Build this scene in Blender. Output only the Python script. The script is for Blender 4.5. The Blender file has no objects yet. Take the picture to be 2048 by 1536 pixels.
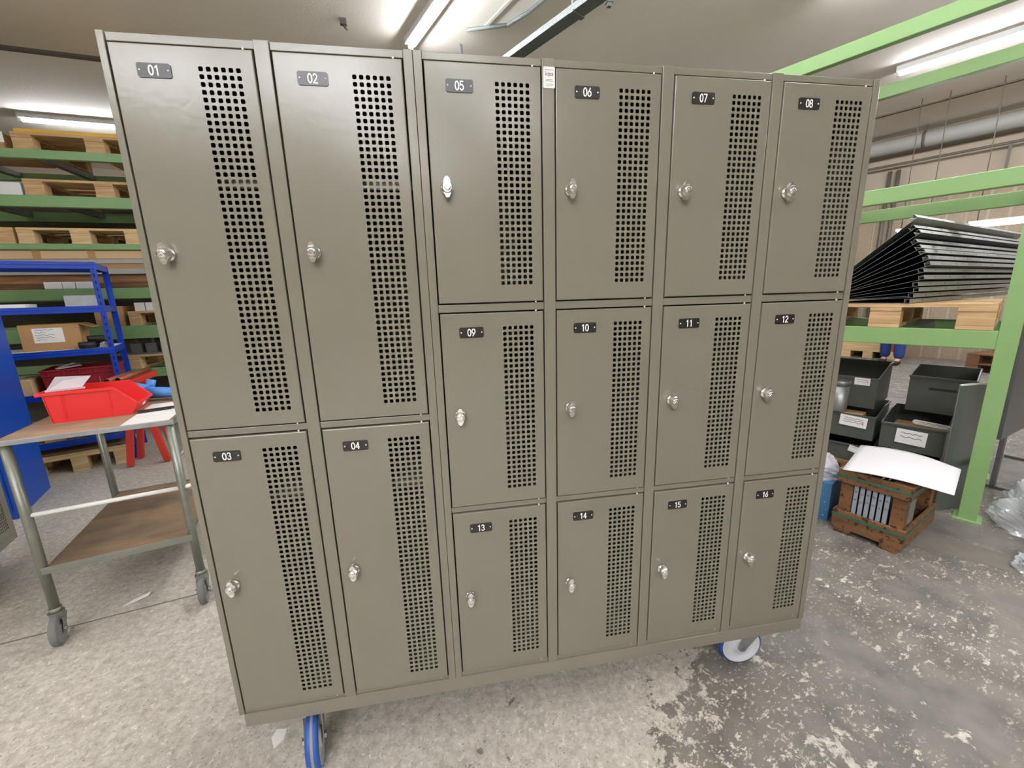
import bpy, bmesh, math, random
from mathutils import Vector, Matrix
random.seed(7)
S = bpy.context.scene
COL = S.collection
R = math.radians

# ------------------------------------------------------------------ camera
cam_d = bpy.data.cameras.new('camera'); cam = bpy.data.objects.new('camera', cam_d); COL.objects.link(cam)
cam_d.sensor_width = 36.0; cam_d.lens = 36.0 * 814.6 / 2048.0
cam_d.clip_start = 0.02; cam_d.clip_end = 200
cx = Vector((0.98587355, -0.16509, -0.02826009))
cu = -Vector((-0.06238374, -0.20534793, -0.97669877))
cb = -Vector((0.15544005, 0.96466446, -0.21274603))
cam.matrix_world = Matrix(((cx.x, cu.x, cb.x, 0.63566), (cx.y, cu.y, cb.y, -1.03898), (cx.z, cu.z, cb.z, 1.35971), (0, 0, 0, 1)))
S.camera = cam

# ------------------------------------------------------------------ world, exposure
wd = bpy.data.worlds.new('world'); S.world = wd; wd.use_nodes = True
wd.node_tree.nodes['Background'].inputs[0].default_value = (1.0, 0.95, 0.86, 1)
wd.node_tree.nodes['Background'].inputs[1].default_value = 0.02
S.view_settings.view_transform = 'Standard'; S.view_settings.look = 'None'
S.view_settings.gamma = 1.0; S.view_settings.use_curve_mapping = False
S.view_settings.exposure = 1.1
TUBE = 62.0            # radiance of a fluorescent tube

# ------------------------------------------------------------------ hall axes: t along the right rack, n across the hall
DT = Vector((0.5, -0.8660254, 0)); DN = Vector((0.8660254, 0.5, 0))
def W(t, n, z=0.0): return DT * t + DN * n + Vector((0, 0, z))
CEIL = 4.0

# ------------------------------------------------------------------ materials
def srgb(r, g, b):
    f = lambda c: (c / 255) / 12.92 if c / 255 <= 0.04045 else ((c / 255 + 0.055) / 1.055) ** 2.4
    return (f(r), f(g), f(b), 1)
def mat(name, col, rough=0.5, metal=0.0, noise=0.0, scale=8.0, bump=0.0, coat=0.0, spec=0.5, emit=None, strength=0, alpha=1.0, trans=0.0, bscale=None):
    m = bpy.data.materials.new(name); m.use_nodes = True; nt = m.node_tree; b = nt.nodes['Principled BSDF']
    c = col if len(col) == 4 else srgb(*col)
    b.inputs['Base Color'].default_value = c; b.inputs['Roughness'].default_value = rough; b.inputs['Metallic'].default_value = metal
    b.inputs['Coat Weight'].default_value = coat; b.inputs['Coat Roughness'].default_value = 0.12
    b.inputs['Specular IOR Level'].default_value = spec; b.inputs['Alpha'].default_value = alpha
    b.inputs['Transmission Weight'].default_value = trans
    if emit: b.inputs['Emission Color'].default_value = emit; b.inputs['Emission Strength'].default_value = strength
    if noise or bump:
        tc = nt.nodes.new('ShaderNodeTexCoord'); nz = nt.nodes.new('ShaderNodeTexNoise'); nz.inputs['Scale'].default_value = scale; nz.inputs['Detail'].default_value = 6
        nt.links.new(tc.outputs['Object'], nz.inputs['Vector'])
        if noise:
            mx = nt.nodes.new('ShaderNodeMix'); mx.data_type = 'RGBA'
            mx.inputs[6].default_value = tuple(max(0, x * (1 - noise)) for x in c[:3]) + (1,)
            mx.inputs[7].default_value = tuple(min(1, x * (1 + noise)) for x in c[:3]) + (1,)
            nt.links.new(nz.outputs['Fac'], mx.inputs[0]); nt.links.new(mx.outputs[2], b.inputs['Base Color'])
        if bump:
            bp = nt.nodes.new('ShaderNodeBump'); bp.inputs['Strength'].default_value = bump; bp.inputs['Distance'].default_value = 0.01
            n2 = nz
            if bscale:
                n2 = nt.nodes.new('ShaderNodeTexNoise'); n2.inputs['Scale'].default_value = bscale; nt.links.new(tc.outputs['Object'], n2.inputs['Vector'])
            nt.links.new(n2.outputs['Fac'], bp.inputs['Height']); nt.links.new(bp.outputs['Normal'], b.inputs['Normal'])
    return m
def wood_mat(name, c1, c2, scale=3.0, stretch=(1, 14, 14), knots=0.0, dark=(40, 25, 15)):
    m = bpy.data.materials.new(name); m.use_nodes = True; nt = m.node_tree; b = nt.nodes['Principled BSDF']; b.inputs['Roughness'].default_value = 0.7
    tc = nt.nodes.new('ShaderNodeTexCoord'); mp = nt.nodes.new('ShaderNodeMapping'); mp.inputs['Scale'].default_value = stretch
    nz = nt.nodes.new('ShaderNodeTexNoise'); nz.inputs['Scale'].default_value = scale; nz.inputs['Detail'].default_value = 8; nz.inputs['Distortion'].default_value = 0.6
    nt.links.new(tc.outputs['Object'], mp.inputs['Vector']); nt.links.new(mp.outputs['Vector'], nz.inputs['Vector'])
    rp = nt.nodes.new('ShaderNodeValToRGB'); rp.color_ramp.elements[0].position = 0.3; rp.color_ramp.elements[1].position = 0.7
    rp.color_ramp.elements[0].color = srgb(*c1); rp.color_ramp.elements[1].color = srgb(*c2)
    nt.links.new(nz.outputs['Fac'], rp.inputs['Fac']); out = rp.outputs['Color']
    if knots:
        n2 = nt.nodes.new('ShaderNodeTexNoise'); n2.inputs['Scale'].default_value = 40; n2.inputs['Detail'].default_value = 3
        nt.links.new(tc.outputs['Object'], n2.inputs['Vector'])
        r2 = nt.nodes.new('ShaderNodeValToRGB'); r2.color_ramp.elements[0].position = 0.62 - knots; r2.color_ramp.elements[1].position = 0.68 - knots
        nt.links.new(n2.outputs['Fac'], r2.inputs['Fac'])
        mx = nt.nodes.new('ShaderNodeMix'); mx.data_type = 'RGBA'; nt.links.new(r2.outputs['Color'], mx.inputs[0]); nt.links.new(out, mx.inputs[6]); mx.inputs[7].default_value = srgb(*dark)
        out = mx.outputs[2]
    nt.links.new(out, b.inputs['Base Color'])
    return m
M = {}
M['locker'] = mat('locker_paint', (124, 121, 107), 0.22, 0.0, bump=0.03, scale=60, coat=0.0, spec=0.55)
M['base'] = mat('base_paint', (132, 127, 115), 0.3, 0.15, bump=0.02, scale=80)
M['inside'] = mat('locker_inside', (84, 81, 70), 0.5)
M['chrome'] = mat('chrome', (240, 240, 240), 0.2, 1.0)
M['zinc'] = mat('zinc_plate', (190, 195, 198), 0.35, 1.0, noise=0.15, scale=30)
M['galv'] = mat('galvanised', (165, 170, 172), 0.42, 0.9, noise=0.25, scale=14)
M['alu'] = mat('brushed_steel', (170, 172, 170), 0.45, 0.8, noise=0.12, scale=10)
M['plate'] = mat('plate_black', (34, 33, 32), 0.32, spec=0.6)
M['white'] = mat('white_paint', (238, 238, 232), 0.5)
M['digit'] = mat('digit_white', (245, 242, 238), 0.5)
M['rivet'] = mat('rivet_white', (232, 230, 225), 0.4)
M['blue_wheel'] = mat('blue_rubber', (38, 82, 158), 0.5, noise=0.15, scale=20)
M['wheel_grey'] = mat('wheel_dust', (140, 138, 136), 0.8, noise=0.2, scale=60)
M['wheel_hub'] = mat('wheel_hub', (205, 207, 212), 0.4)
M['rubber'] = mat('grey_rubber', (112, 112, 110), 0.75, noise=0.2, scale=20)
M['tubegrey'] = mat('trolley_tube', (138, 140, 130), 0.4, 0.5, noise=0.2, scale=25)
M['green'] = mat('rack_green', (132, 168, 108), 0.4, noise=0.06, scale=5)
M['green2'] = mat('rack_green_aged', (122, 160, 108), 0.45, noise=0.08, scale=5)
M['blue'] = mat('shelf_blue', (12, 60, 172), 0.35, noise=0.05, scale=6)
M['cabblue'] = mat('cabinet_blue', (14, 72, 168), 0.38, noise=0.04, scale=4)
M['redbin'] = mat('red_plastic', (232, 48, 48), 0.42)
M['redcrate'] = mat('dark_red_plastic', (150, 26, 38), 0.5, noise=0.08)
M['redsteel'] = mat('red_steel', (196, 52, 38), 0.45, noise=0.15)
M['rust'] = mat('brown_pipe', (150, 88, 66), 0.5, 0.3, noise=0.3, scale=20)
M['bluefit'] = mat('blue_plastic', (84, 140, 214), 0.4)
M['black'] = mat('black_plastic', (26, 27, 28), 0.5)
M['blackhole'] = mat('dark_rubber', (14, 14, 14), 0.8)
M['binmetal'] = mat('bin_steel', (84, 88, 82), 0.42, 0.2, noise=0.2, scale=9)
M['cardboard'] = mat('cardboard', (176, 138, 92), 0.8, noise=0.08, scale=5)
M['cardpale'] = mat('cardboard_pale', (205, 175, 135), 0.75, noise=0.05, scale=4)
M['paper'] = mat('paper', (236, 234, 230), 0.7)
M['ink'] = mat('ink', (70, 66, 80), 0.7)
M['inkred'] = mat('ink_red', (200, 70, 70), 0.7)
M['foam'] = mat('foam_sheet', (232, 229, 232), 0.8, noise=0.03, scale=20)
M['plastic'] = mat('clear_film', (228, 232, 236), 0.08, alpha=0.5, spec=1.0)
M['bag'] = mat('clear_bag', (235, 230, 235), 0.25, alpha=0.6, spec=0.8)
M['pallet'] = wood_mat('pallet_wood', (172, 138, 96), (210, 178, 132))
M['pallet2'] = wood_mat('pallet_wood_light', (192, 162, 116), (224, 198, 150))
M['palletb'] = wood_mat('pallet_wood_brown', (112, 80, 50), (150, 110, 70))
M['ply'] = wood_mat('worn_plywood', (84, 74, 62), (150, 124, 94), 2.2, (1, 3, 3))
M['topply'] = wood_mat('trolley_top_ply', (132, 106, 84), (168, 140, 114), 2.5, (1, 4, 4))
M['crate'] = wood_mat('crate_wood', (100, 68, 42), (142, 102, 66), 3, (1, 6, 6), 0.05, (62, 42, 28))
M['strap'] = mat('green_strap', (58, 104, 80), 0.5)
M['steelblack'] = mat('dark_steel', (46, 50, 56), 0.4, 0.5)
M['yellow'] = mat('yellow_paint', (226, 190, 40), 0.5)
M['yellowply'] = wood_mat('yellow_board', (214, 166, 58), (232, 190, 84))
M['greypaint'] = mat('dark_grey_paint', (92, 92, 90), 0.4)
M['sheet'] = mat('sheet_metal', (150, 154, 152), 0.3, 0.75, noise=0.1, scale=3)
M['sheetdark'] = mat('sheet_metal_dark', (120, 122, 122), 0.32, 0.6, noise=0.12, scale=2)
M['partface'] = mat('part_face', (168, 178, 190), 0.4, 0.2)
M['web_shade'] = mat('painted_web_shade', (20, 22, 26), 0.5)  # shade between the stacked profiles, painted onto their webs
M['partition'] = mat('dark_backing_tone', (78, 72, 60), 0.8, noise=0.3, scale=2)  # tone of the added backing, stands for the darkness behind the left rack
M['patch'] = mat('floor_patch', (112, 107, 98), 0.7, noise=0.25, scale=14)
M['boxblue'] = mat('blue_box_paint', (66, 118, 160), 0.45)
M['whitebox'] = mat('white_carton', (225, 226, 228), 0.6)
M['brown'] = wood_mat('brown_board', (84, 58, 36), (120, 84, 52))
M['pipe'] = mat('pipe_lagging', (150, 150, 142), 0.6, noise=0.1, scale=3)
M['darkpipe'] = mat('dark_pipe', (92, 86, 76), 0.6)
M['tray'] = mat('cable_tray_zinc', (108, 114, 112), 0.65, 0.3, noise=0.15, scale=10)
M['lamp'] = mat('lamp_tube', (255, 255, 255), 0.5, emit=(0.985, 0.98, 1.03, 1), strength=TUBE)
M['panel'] = mat('sheen_panel_face', (255, 255, 255), 0.5, emit=(0.985, 0.98, 1.03, 1), strength=TUBE * 0.26)
M['lampbody'] = mat('lamp_body', (225, 225, 222), 0.4)
M['skin'] = mat('skin', (196, 150, 124), 0.5)
M['jean'] = mat('blue_workwear', (34, 62, 124), 0.8, noise=0.15, scale=20)
M['jacket'] = mat('dark_jacket', (42, 44, 58), 0.8)
M['hair'] = mat('brown_hair', (60, 42, 30), 0.7)
M['shoe'] = mat('black_shoe', (34, 32, 30), 0.6)
M['copper'] = mat('reddish_wood', (150, 62, 52), 0.6)

def floor_mat():
    m = bpy.data.materials.new('worn_concrete'); m.use_nodes = True; nt = m.node_tree; b = nt.nodes['Principled BSDF']; b.inputs['Roughness'].default_value = 0.62
    N = lambda t: nt.nodes.new(t); L = nt.links.new
    tc = N('ShaderNodeTexCoord')
    def noise(sc, det=6, dist=0.0, mp=None, rough=0.5):
        n = N('ShaderNodeTexNoise'); n.inputs['Scale'].default_value = sc; n.inputs['Detail'].default_value = det; n.inputs['Distortion'].default_value = dist; n.inputs['Roughness'].default_value = rough
        if mp:
            q = N('ShaderNodeMapping'); q.inputs['Scale'].default_value = mp[0]; q.inputs['Rotation'].default_value = (0, 0, R(mp[1])); q.vector_type = 'TEXTURE'
            L(tc.outputs['Object'], q.inputs['Vector']); L(q.outputs['Vector'], n.inputs['Vector'])
        else: L(tc.outputs['Object'], n.inputs['Vector'])
        return n.outputs['Fac']
    def ramp(s, p0, p1, c0=(0, 0, 0, 1), c1=(1, 1, 1, 1)):
        r = N('ShaderNodeValToRGB'); r.color_ramp.elements[0].position = p0; r.color_ramp.elements[1].position = p1
        r.color_ramp.elements[0].color = c0; r.color_ramp.elements[1].color = c1; L(s, r.inputs['Fac']); return r.outputs['Color']
    def mix(f, a, c):
        x = N('ShaderNodeMix'); x.data_type = 'RGBA'
        for i, v in ((0, f), (6, a), (7, c)):
            if isinstance(v, (tuple, float)): x.inputs[i].default_value = v
            else: L(v, x.inputs[i])
        return x.outputs[2]
    def math_(op, a, c):
        x = N('ShaderNodeMath'); x.operation = op
        for i, v in enumerate((a, c)):
            if isinstance(v, (int, float)): x.inputs[i].default_value = v
            else: L(v, x.inputs[i])
        return x.outputs[0]
    # pale mottled concrete
    pale = ramp(noise(34, 10, 0.1, None, 0.75), 0.36, 0.62, srgb(166, 160, 149), srgb(215, 210, 198))
    pale = mix(math_('MULTIPLY', ramp(noise(5, 6, 0.2), 0.5, 0.75), 0.4), pale, srgb(164, 157, 147))
    pale = mix(ramp(noise(110, 3), 0.64, 0.70), pale, srgb(128, 122, 110))
    pale = mix(math_('MULTIPLY', ramp(noise(60, 8, 0.6, None, 0.7), 0.57, 0.64), 0.7), pale, srgb(240, 237, 228))
    # worn grey coating with chips showing the white ground
    grey = ramp(noise(8, 8, 0.2), 0.30, 0.70, srgb(92, 88, 83), srgb(128, 123, 116))
    chip = ramp(noise(30, 9, 0.15, ((1.7, 1.0, 1), 20), 0.72), 0.565, 0.61)
    dens = ramp(noise(2.2, 6, 0.3), 0.42, 0.60)
    chipm = math_('MULTIPLY', chip, dens)
    fine = ramp(noise(85, 4, 0.1, ((1.5, 1, 1), 20)), 0.60, 0.65)
    grey = mix(math_('MULTIPLY', math_('MULTIPLY', fine, dens), 0.6), grey, srgb(205, 199, 182))
    grey = mix(chipm, grey, srgb(214, 207, 190))
    # where the coating survives: towards the right of the locker
    sx = N('ShaderNodeSeparateXYZ'); L(tc.outputs['Object'], sx.inputs[0])
    gx = N('ShaderNodeMapRange'); gx.inputs[1].default_value = 0.75; gx.inputs[2].default_value = 2.2; L(sx.outputs[0], gx.inputs[0])
    edge = math_('ADD', math_('ADD', gx.outputs[0], math_('MULTIPLY', math_('SUBTRACT', noise(16, 10, 0.3, None, 0.72), 0.5), 2.0)), math_('MULTIPLY', math_('SUBTRACT', noise(2.2, 4, 0.3), 0.5), 1.6))
    mask = ramp(edge, 0.47, 0.55)
    col = mix(mask, pale, grey)
    big = ramp(noise(1.1, 4, 0.5), 0.35, 0.7, (0.84, 0.84, 0.84, 1), (1.04, 1.03, 1.0, 1))
    x = N('ShaderNodeMix'); x.data_type = 'RGBA'; x.blend_type = 'MULTIPLY'; x.inputs[0].default_value = 1.0; L(col, x.inputs[6]); L(big, x.inputs[7])
    L(x.outputs[2], b.inputs['Base Color'])
    bp = N('ShaderNodeBump'); bp.inputs['Strength'].default_value = 0.25; bp.inputs['Distance'].default_value = 0.004; L(noise(60, 5), bp.inputs['Height']); L(bp.outputs['Normal'], b.inputs['Normal'])
    return m
M['floor'] = floor_mat()
M['ceil'] = mat('ceiling_plaster', (238, 233, 222), 0.85, noise=0.04, scale=0.8, bump=0.15, bscale=35)
M['wall'] = mat('wall_plaster', (160, 148, 130), 0.85, noise=0.08, scale=1.2)
M['joint_shadow'] = mat('joint_and_shadow_dark', (96, 88, 74), 0.9)
M['joint_shadow2'] = mat('floor_joint', (128, 122, 112), 0.9)
M['walldark'] = wood_mat('wall_boards', (120, 106, 86), (142, 126, 104))

# ------------------------------------------------------------------ mesh builder
class MB:
    def __init__(s): s.v = []; s.f = []; s.m = []; s.sm = []
    def add(s, vs, fs, mi=0, T=None, smooth=False):
        o = len(s.v)
        for p in vs:
            p = Vector(p); s.v.append(T @ p if T else p)
        for f in fs: s.f.append([i + o for i in f]); s.m.append(mi); s.sm.append(smooth)
    def box(s, x0, x1, y0, y1, z0, z1, mi=0, T=None):
        vs = [(x, y, z) for z in (z0, z1) for y in (y0, y1) for x in (x0, x1)]
        s.add(vs, [(0, 2, 3, 1), (4, 5, 7, 6), (0, 1, 5, 4), (2, 6, 7, 3), (0, 4, 6, 2), (1, 3, 7, 5)], mi, T); return s
    def bar(s, a, b, w, h, mi=0, up=(0, 0, 1)):
        a = Vector(a); b = Vector(b); d = b - a; l = d.length; d.normalize(); u = Vector(up)
        if abs(d.dot(u)) > 0.98: u = Vector((1, 0, 0))
        sx = d.cross(u).normalized(); uz = sx.cross(d).normalized()
        T = Matrix(((d.x, sx.x, uz.x, a.x), (d.y, sx.y, uz.y, a.y), (d.z, sx.z, uz.z, a.z), (0, 0, 0, 1)))
        return s.box(0, l, -w / 2, w / 2, -h / 2, h / 2, mi, T)
    def lathe(s, prof, seg=24, T=None, mi=0, mis=None, smooth=True):
        vs = []; fs = []
        for (r, z) in prof:
            for k in range(seg):
                a = 2 * math.pi * k / seg; vs.append((r * math.cos(a), r * math.sin(a), z))
        for i in range(len(prof) - 1):
            fl = []
            for k in range(seg): fl.append((i * seg + k, i * seg + (k + 1) % seg, (i + 1) * seg + (k + 1) % seg, (i + 1) * seg + k))
            s.add([], [], 0)
            fs.append(fl)
        o = len(s.v)
        for p in vs:
            p = Vector(p); s.v.append(T @ p if T else p)
        for i, fl in enumerate(fs):
            for f in fl: s.f.append([j + o for j in f]); s.m.append(mis[i] if mis else mi); s.sm.append(smooth)
        for i in (0, len(prof) - 1):
            if prof[i][0] > 1e-6:
                s.f.append([o + i * seg + k for k in range(seg)][::(-1 if i == 0 else 1)]); s.m.append((mis[0] if i == 0 else mis[-1]) if mis else mi); s.sm.append(False)
        return s
    def cyl(s, a, b, r, seg=16, mi=0, r2=None, smooth=True):
        a = Vector(a); b = Vector(b); d = b - a
        T = Matrix.Translation(a) @ d.to_track_quat('Z', 'Y').to_matrix().to_4x4()
        return s.lathe([(r, 0), (r if r2 is None else r2, d.length)], seg, T, mi, smooth=smooth)
    def pipe(s, a, b, r, th, seg=16, mi=0, mi2=0):
        a = Vector(a); b = Vector(b); d = b - a; l = d.length
        T = Matrix.Translation(a) @ d.to_track_quat('Z', 'Y').to_matrix().to_4x4()
        o = len(s.f)
        s.lathe([(r - th, 0.0), (r, 0), (r, l), (r - th, l)], seg, T, mi)
        # open both ends and line the inside
        s.f = s.f[:-2]; s.m = s.m[:-2]; s.sm = s.sm[:-2]
        s.lathe([(r - th, 0.0), (r - th, l)], seg, T, mi2)
        s.f = s.f[:-2]; s.m = s.m[:-2]; s.sm = s.sm[:-2]
        return s
    def tube(s, pts, r, seg=10, mi=0):
        for p, q in zip(pts[:-1], pts[1:]): s.cyl(p, q, r, seg, mi)
        return s
    def sphere(s, c, r, seg=12, rings=8, mi=0, sc=(1, 1, 1)):
        prof = [(max(r * math.sin(math.pi * i / rings), 0.0), -r * math.cos(math.pi * i / rings)) for i in range(rings + 1)]
        prof[0] = (1e-7, -r); prof[-1] = (1e-7, r)
        T = Matrix.Translation(Vector(c)) @ Matrix.Diagonal((sc[0], sc[1], sc[2], 1))
        return s.lathe(prof, seg, T, mi)
    def poly(s, outline, y0, y1, mi=0, T=None):   # outline in x,z extruded along y
        n = len(outline); vs = [(x, y0, z) for x, z in outline] + [(x, y1, z) for x, z in outline]
        fs = [tuple(range(n)), tuple(range(2 * n - 1, n - 1, -1))] + [(i, i + n, (i + 1) % n + n, (i + 1) % n) for i in range(n)]
        s.add(vs, fs, mi, T); return s
    def stroke(s, pts, w, y0, y1, mi=0, T=None, cap=True):   # ribbon in the x,z plane
        e = 0.0
        for (x0, z0), (x1, z1) in zip(pts[:-1], pts[1:]):
            e += 4e-6; dx, dz = x1 - x0, z1 - z0; l = math.hypot(dx, dz)
            if l < 1e-9: continue
            nx, nz = -dz / l * w / 2, dx / l * w / 2
            s.poly([(x0 + nx, z0 + nz), (x0 - nx, z0 - nz), (x1 - nx, z1 - nz), (x1 + nx, z1 + nz)], y0 - e, y1, mi, T)
        if cap:
            for x, z in pts: e += 4e-6; s.poly([(x + w / 2 * math.cos(k * math.pi / 4), z + w / 2 * math.sin(k * math.pi / 4)) for k in range(8)], y0 - e, y1, mi, T)
        return s
    def mesh(s, name, mats):
        me = bpy.data.meshes.new(name); me.from_pydata([tuple(p) for p in s.v], [], s.f)
        for k in (mats if isinstance(mats, (list, tuple)) else [mats]): me.materials.append(M[k])
        me.polygons.foreach_set('material_index', s.m); me.polygons.foreach_set('use_smooth', s.sm); me.update()
        bm = bmesh.new(); bm.from_mesh(me); bmesh.ops.recalc_face_normals(bm, faces=bm.faces); bm.to_mesh(me); bm.free()
        return me
    def obj(s, name, mats, parent=None, loc=(0, 0, 0), rot=(0, 0, 0), bevel=0.0, label=None):
        return link(name, s.mesh(name, mats), parent, loc, rot, bevel, label)
def link(name, me, parent=None, loc=(0, 0, 0), rot=(0, 0, 0), bevel=0.0, label=None):
    o = bpy.data.objects.new(name, me); COL.objects.link(o); o.location = loc; o.rotation_euler = rot
    if parent: o.parent = parent
    if bevel:
        b = o.modifiers.new('bevel', 'BEVEL'); b.width = bevel; b.segments = 2; b.limit_method = 'ANGLE'; b.angle_limit = R(40)
    if label: o['label'] = label
    return o
def root(name, label, cat, loc=(0, 0, 0), rz=0.0, group=None, rot=None):
    o = bpy.data.objects.new(name, None); COL.objects.link(o); o.location = loc; o.rotation_euler = rot if rot else (0, 0, R(rz)); o.empty_display_size = 0.1
    return tag(o, label, cat, group)
def tag(o, label, cat, group=None, kind=None):
    o['label'] = label; o['category'] = cat
    if group: o['group'] = group
    if kind: o['kind'] = kind
    return o
def struct(o): o['kind'] = 'structure'; return o
def copy_tree(o, parent=None):
    c = o.copy(); COL.objects.link(c)
    if parent: c.parent = parent
    for ch in list(o.children): copy_tree(ch, c)
    return c

# ================================================================== the hall
T0, T1, N0, N1 = -10.5, 9.0, -8.5, 10.8
def hall(b, t0, t1, n0, n1, z0, z1, mi=0):
    vs = [W(t, n, z) for z in (z0, z1) for n in (n0, n1) for t in (t0, t1)]
    b.add(vs, [(0, 2, 3, 1), (4, 5, 7, 6), (0, 1, 5, 4), (2, 6, 7, 3), (0, 4, 6, 2), (1, 3, 7, 5)], mi)
    return b
struct(hall(MB(), T0, T1, N0, N1, -0.1, 0).obj('floor', 'floor'))
struct(hall(MB(), T0, T1, N0, N1, CEIL, CEIL + 0.1).obj('ceiling', 'ceil'))
struct(hall(MB(), T0 - 0.1, T0, N0, N1, 0, CEIL).obj('wall_back', 'wall'))
struct(hall(MB(), T1, T1 + 0.1, N0, N1, 0, CEIL).obj('wall_front', 'wall'))
struct(hall(MB(), T0, T1, N0 - 0.1, N0, 0, CEIL).obj('wall_left', 'wall'))
wr = MB(); hall(wr, T0, T1, N1, N1 + 0.1, 0, CEIL)
struct(wr.obj('wall_right', 'wall'))
# dark plank cladding on the far right wall
cl = MB()
for i in range(40): hall(cl, -6.0 + i * 0.24, -6.0 + i * 0.24 + 0.2, N1 - 0.03, N1, 0.0, 3.1)
struct(cl.obj('trim_1', 'walldark'))
# dark joint strips on the ceiling; the left one paints a beam's shadow line
jl = MB(); jl.bar((-5.6, 4.24, CEIL - 0.012), (1.2, 5.36, CEIL - 0.012), 0.07, 0.024); struct(jl.obj('trim_2', 'joint_shadow'))
jr = MB(); jr.bar(W(-6.5, 9.30, CEIL - 0.01), W(5.5, 9.30, CEIL - 0.01), 0.05, 0.02); struct(jr.obj('trim_3', 'joint_shadow'))
jc = MB(); jc.bar((1.2, 3.74, CEIL - 0.004), (2.1, 1.85, CEIL - 0.004), 0.03, 0.008); struct(jc.obj('trim_4', 'ceil'))
# floor joints
fj = MB(); fj.bar((-3.2, 0.245, 0.0006), (-0.45, 0.93, 0.0006), 0.008, 0.001); struct(fj.obj('trim_5', 'joint_shadow2'))

fs_ = MB(); fs_.bar((2.98, .724, 0.0006), (3.95, -.472, 0.0006), .19, .001); struct(fs_.obj('trim_6', 'patch'))
# ceiling lamps
def lamp(a, b, label, group='ceiling tube lamps', z=CEIL):
    a = Vector(a); b = Vector(b); mid = (a + b) / 2; l = (b - a).length; ang = math.degrees(math.atan2(b.y - a.y, b.x - a.x))
    r = root('tube_lamp', label, 'ceiling lamp', (mid.x, mid.y, z), ang, group)
    h = MB(); h.box(-l / 2 - .03, l / 2 + .03, -0.06, 0.06, -0.06, 0); h.box(-l / 2 - .03, -l / 2, -0.025, 0.025, -0.10, -0.045); h.box(l / 2, l / 2 + .03, -0.025, 0.025, -0.10, -0.045)
    h.obj('housing', 'lampbody', r, bevel=0.004)
    t = MB(); t.cyl((-l / 2, 0, -0.08), (l / 2, 0, -0.08), 0.019, 16); t.obj('tube', 'lamp', r)
    return r
def lampTN(t, n, l, label): return lamp(W(t - l / 2, n), W(t + l / 2, n), label)
c0 = Vector((0.475, 3.954, 0)); dC = Vector((0.42, -0.907, 0))
lamp(c0, c0 + dC * 1.55, 'glaring tube lamp on the ceiling above the middle of the lockers')
lamp(c0 + dC * 1.72, c0 + dC * 3.27, 'tube lamp next in line, overhead beyond the top of the photo')
lamp((6.44, 3.861, 0), W(1.28, 7.5), 'long bright tube lamp behind the upper green beams of the right rack')
lamp((-4.94, 6.27, 0), (-3.40, 6.53, 0), 'bright tube lamp above the pallets on the left rack')
for row, n, ts in (('left', -3.4, (-1.4, 5.4, 7.2)), ('middle', 2.39, (1.2, 3.0)), ('right', 7.5, (-4.6, -2.9, 2.4, 4.2, 6.0)), ('near left', -1.2, (1.8, 3.6, 5.6)), ('near right', 5.0, (0.6, 2.3))):
    for t in ts: lampTN(t, n, 1.55, 'white tube lamp in the %s row of the hall, outside the photo' % row)

for x, y, k in ((-2.35, -4.75, 'left'), (-.6, -4.6, 'right')):  # wide panels added in place of tubes to give the upper doors their sheen
    r = root('sheen_panel_lamp', 'wide white panel lamp, added for the door sheen, on the ceiling behind the photographer, %s of two' % k, 'ceiling lamp', (x, y, CEIL), 5, 'added sheen panels behind the photographer')
    b = MB(); b.box(-.76, .76, -.42, .42, -.05, 0); b.obj('housing', 'lampbody', r, bevel=.004)
    b = MB(); b.box(-.73, .73, -.39, .39, -.056, -.0505); b.obj('diffuser', 'panel', r)

# cable tray and hooks on the ceiling
ct = root('cable_tray', 'grey perforated cable tray hung below the ceiling, right of the glaring lamp', 'cable tray', (1.493, 3.25, 3.55), math.degrees(math.atan2(-0.864, 0.503)))
b = MB(); b.box(-1.2, 3.2, -0.06, 0.06, 0, 0.003)
b.obj('tray_bottom', 'tray', ct)
for sgn in (-1, 1):
    b = MB(); b.box(-1.2, 3.2, sgn * 0.06 - 0.0015, sgn * 0.06 + 0.0015, 0, 0.05)
    for k in range(110): b.box(-1.18 + k * 0.04, -1.16 + k * 0.04, sgn * 0.062 - 0.001, sgn * 0.062 + 0.001, 0.012, 0.018, 1)
    b.obj('side_rail', ['tray', 'white'], ct)
for k in range(3):
    b = MB(); b.bar((-0.9 + 1.6 * k, -0.045, 0), (-0.9 + 1.6 * k, -0.045, CEIL - 3.55), 0.03, 0.012); b.bar((-0.9 + 1.6 * k, -0.07, 0.0), (-0.9 + 1.6 * k, 0.07, 0.0), 0.04, 0.02)
    b.obj('bracket', 'tray', ct)
b = MB()
b.tube([(1.05, 3.72, CEIL - .02), (1.44, 3.6, CEIL - .02), (1.62, 3.38, CEIL - 0.02), (2.35, 2.05, CEIL - .02)], 0.018, 8)
tag(b.obj('conduit', 'tray'), 'thin grey conduit with a bend, on the ceiling along the cable tray', 'conduit')
b = MB(); b.box(-.03, .03, -.02, .02, -.05, 0, 0, Matrix.Translation((-0.139, 3.727, CEIL))); b.cyl((-0.139, 3.727, CEIL - .05), (-0.11, 3.70, CEIL - .1), .012, 8)
tag(b.obj('ceiling_hook', 'darkpipe'), 'small dark hook on the ceiling, left of the glaring lamp', 'hook')
b = MB(); b.box(-.035, .035, -.03, .03, -.07, 0, 0, Matrix.Translation((2.30, 3.10, CEIL)))
b.box(-.02, .02, -.02, .02, -.10, -.07, 0, Matrix.Translation((2.30, 3.10, CEIL)))
tag(b.obj('ceiling_bracket', 'galv', bevel=.004), 'small grey bracket on the ceiling at the top edge, right of the cable tray', 'bracket')
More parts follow.
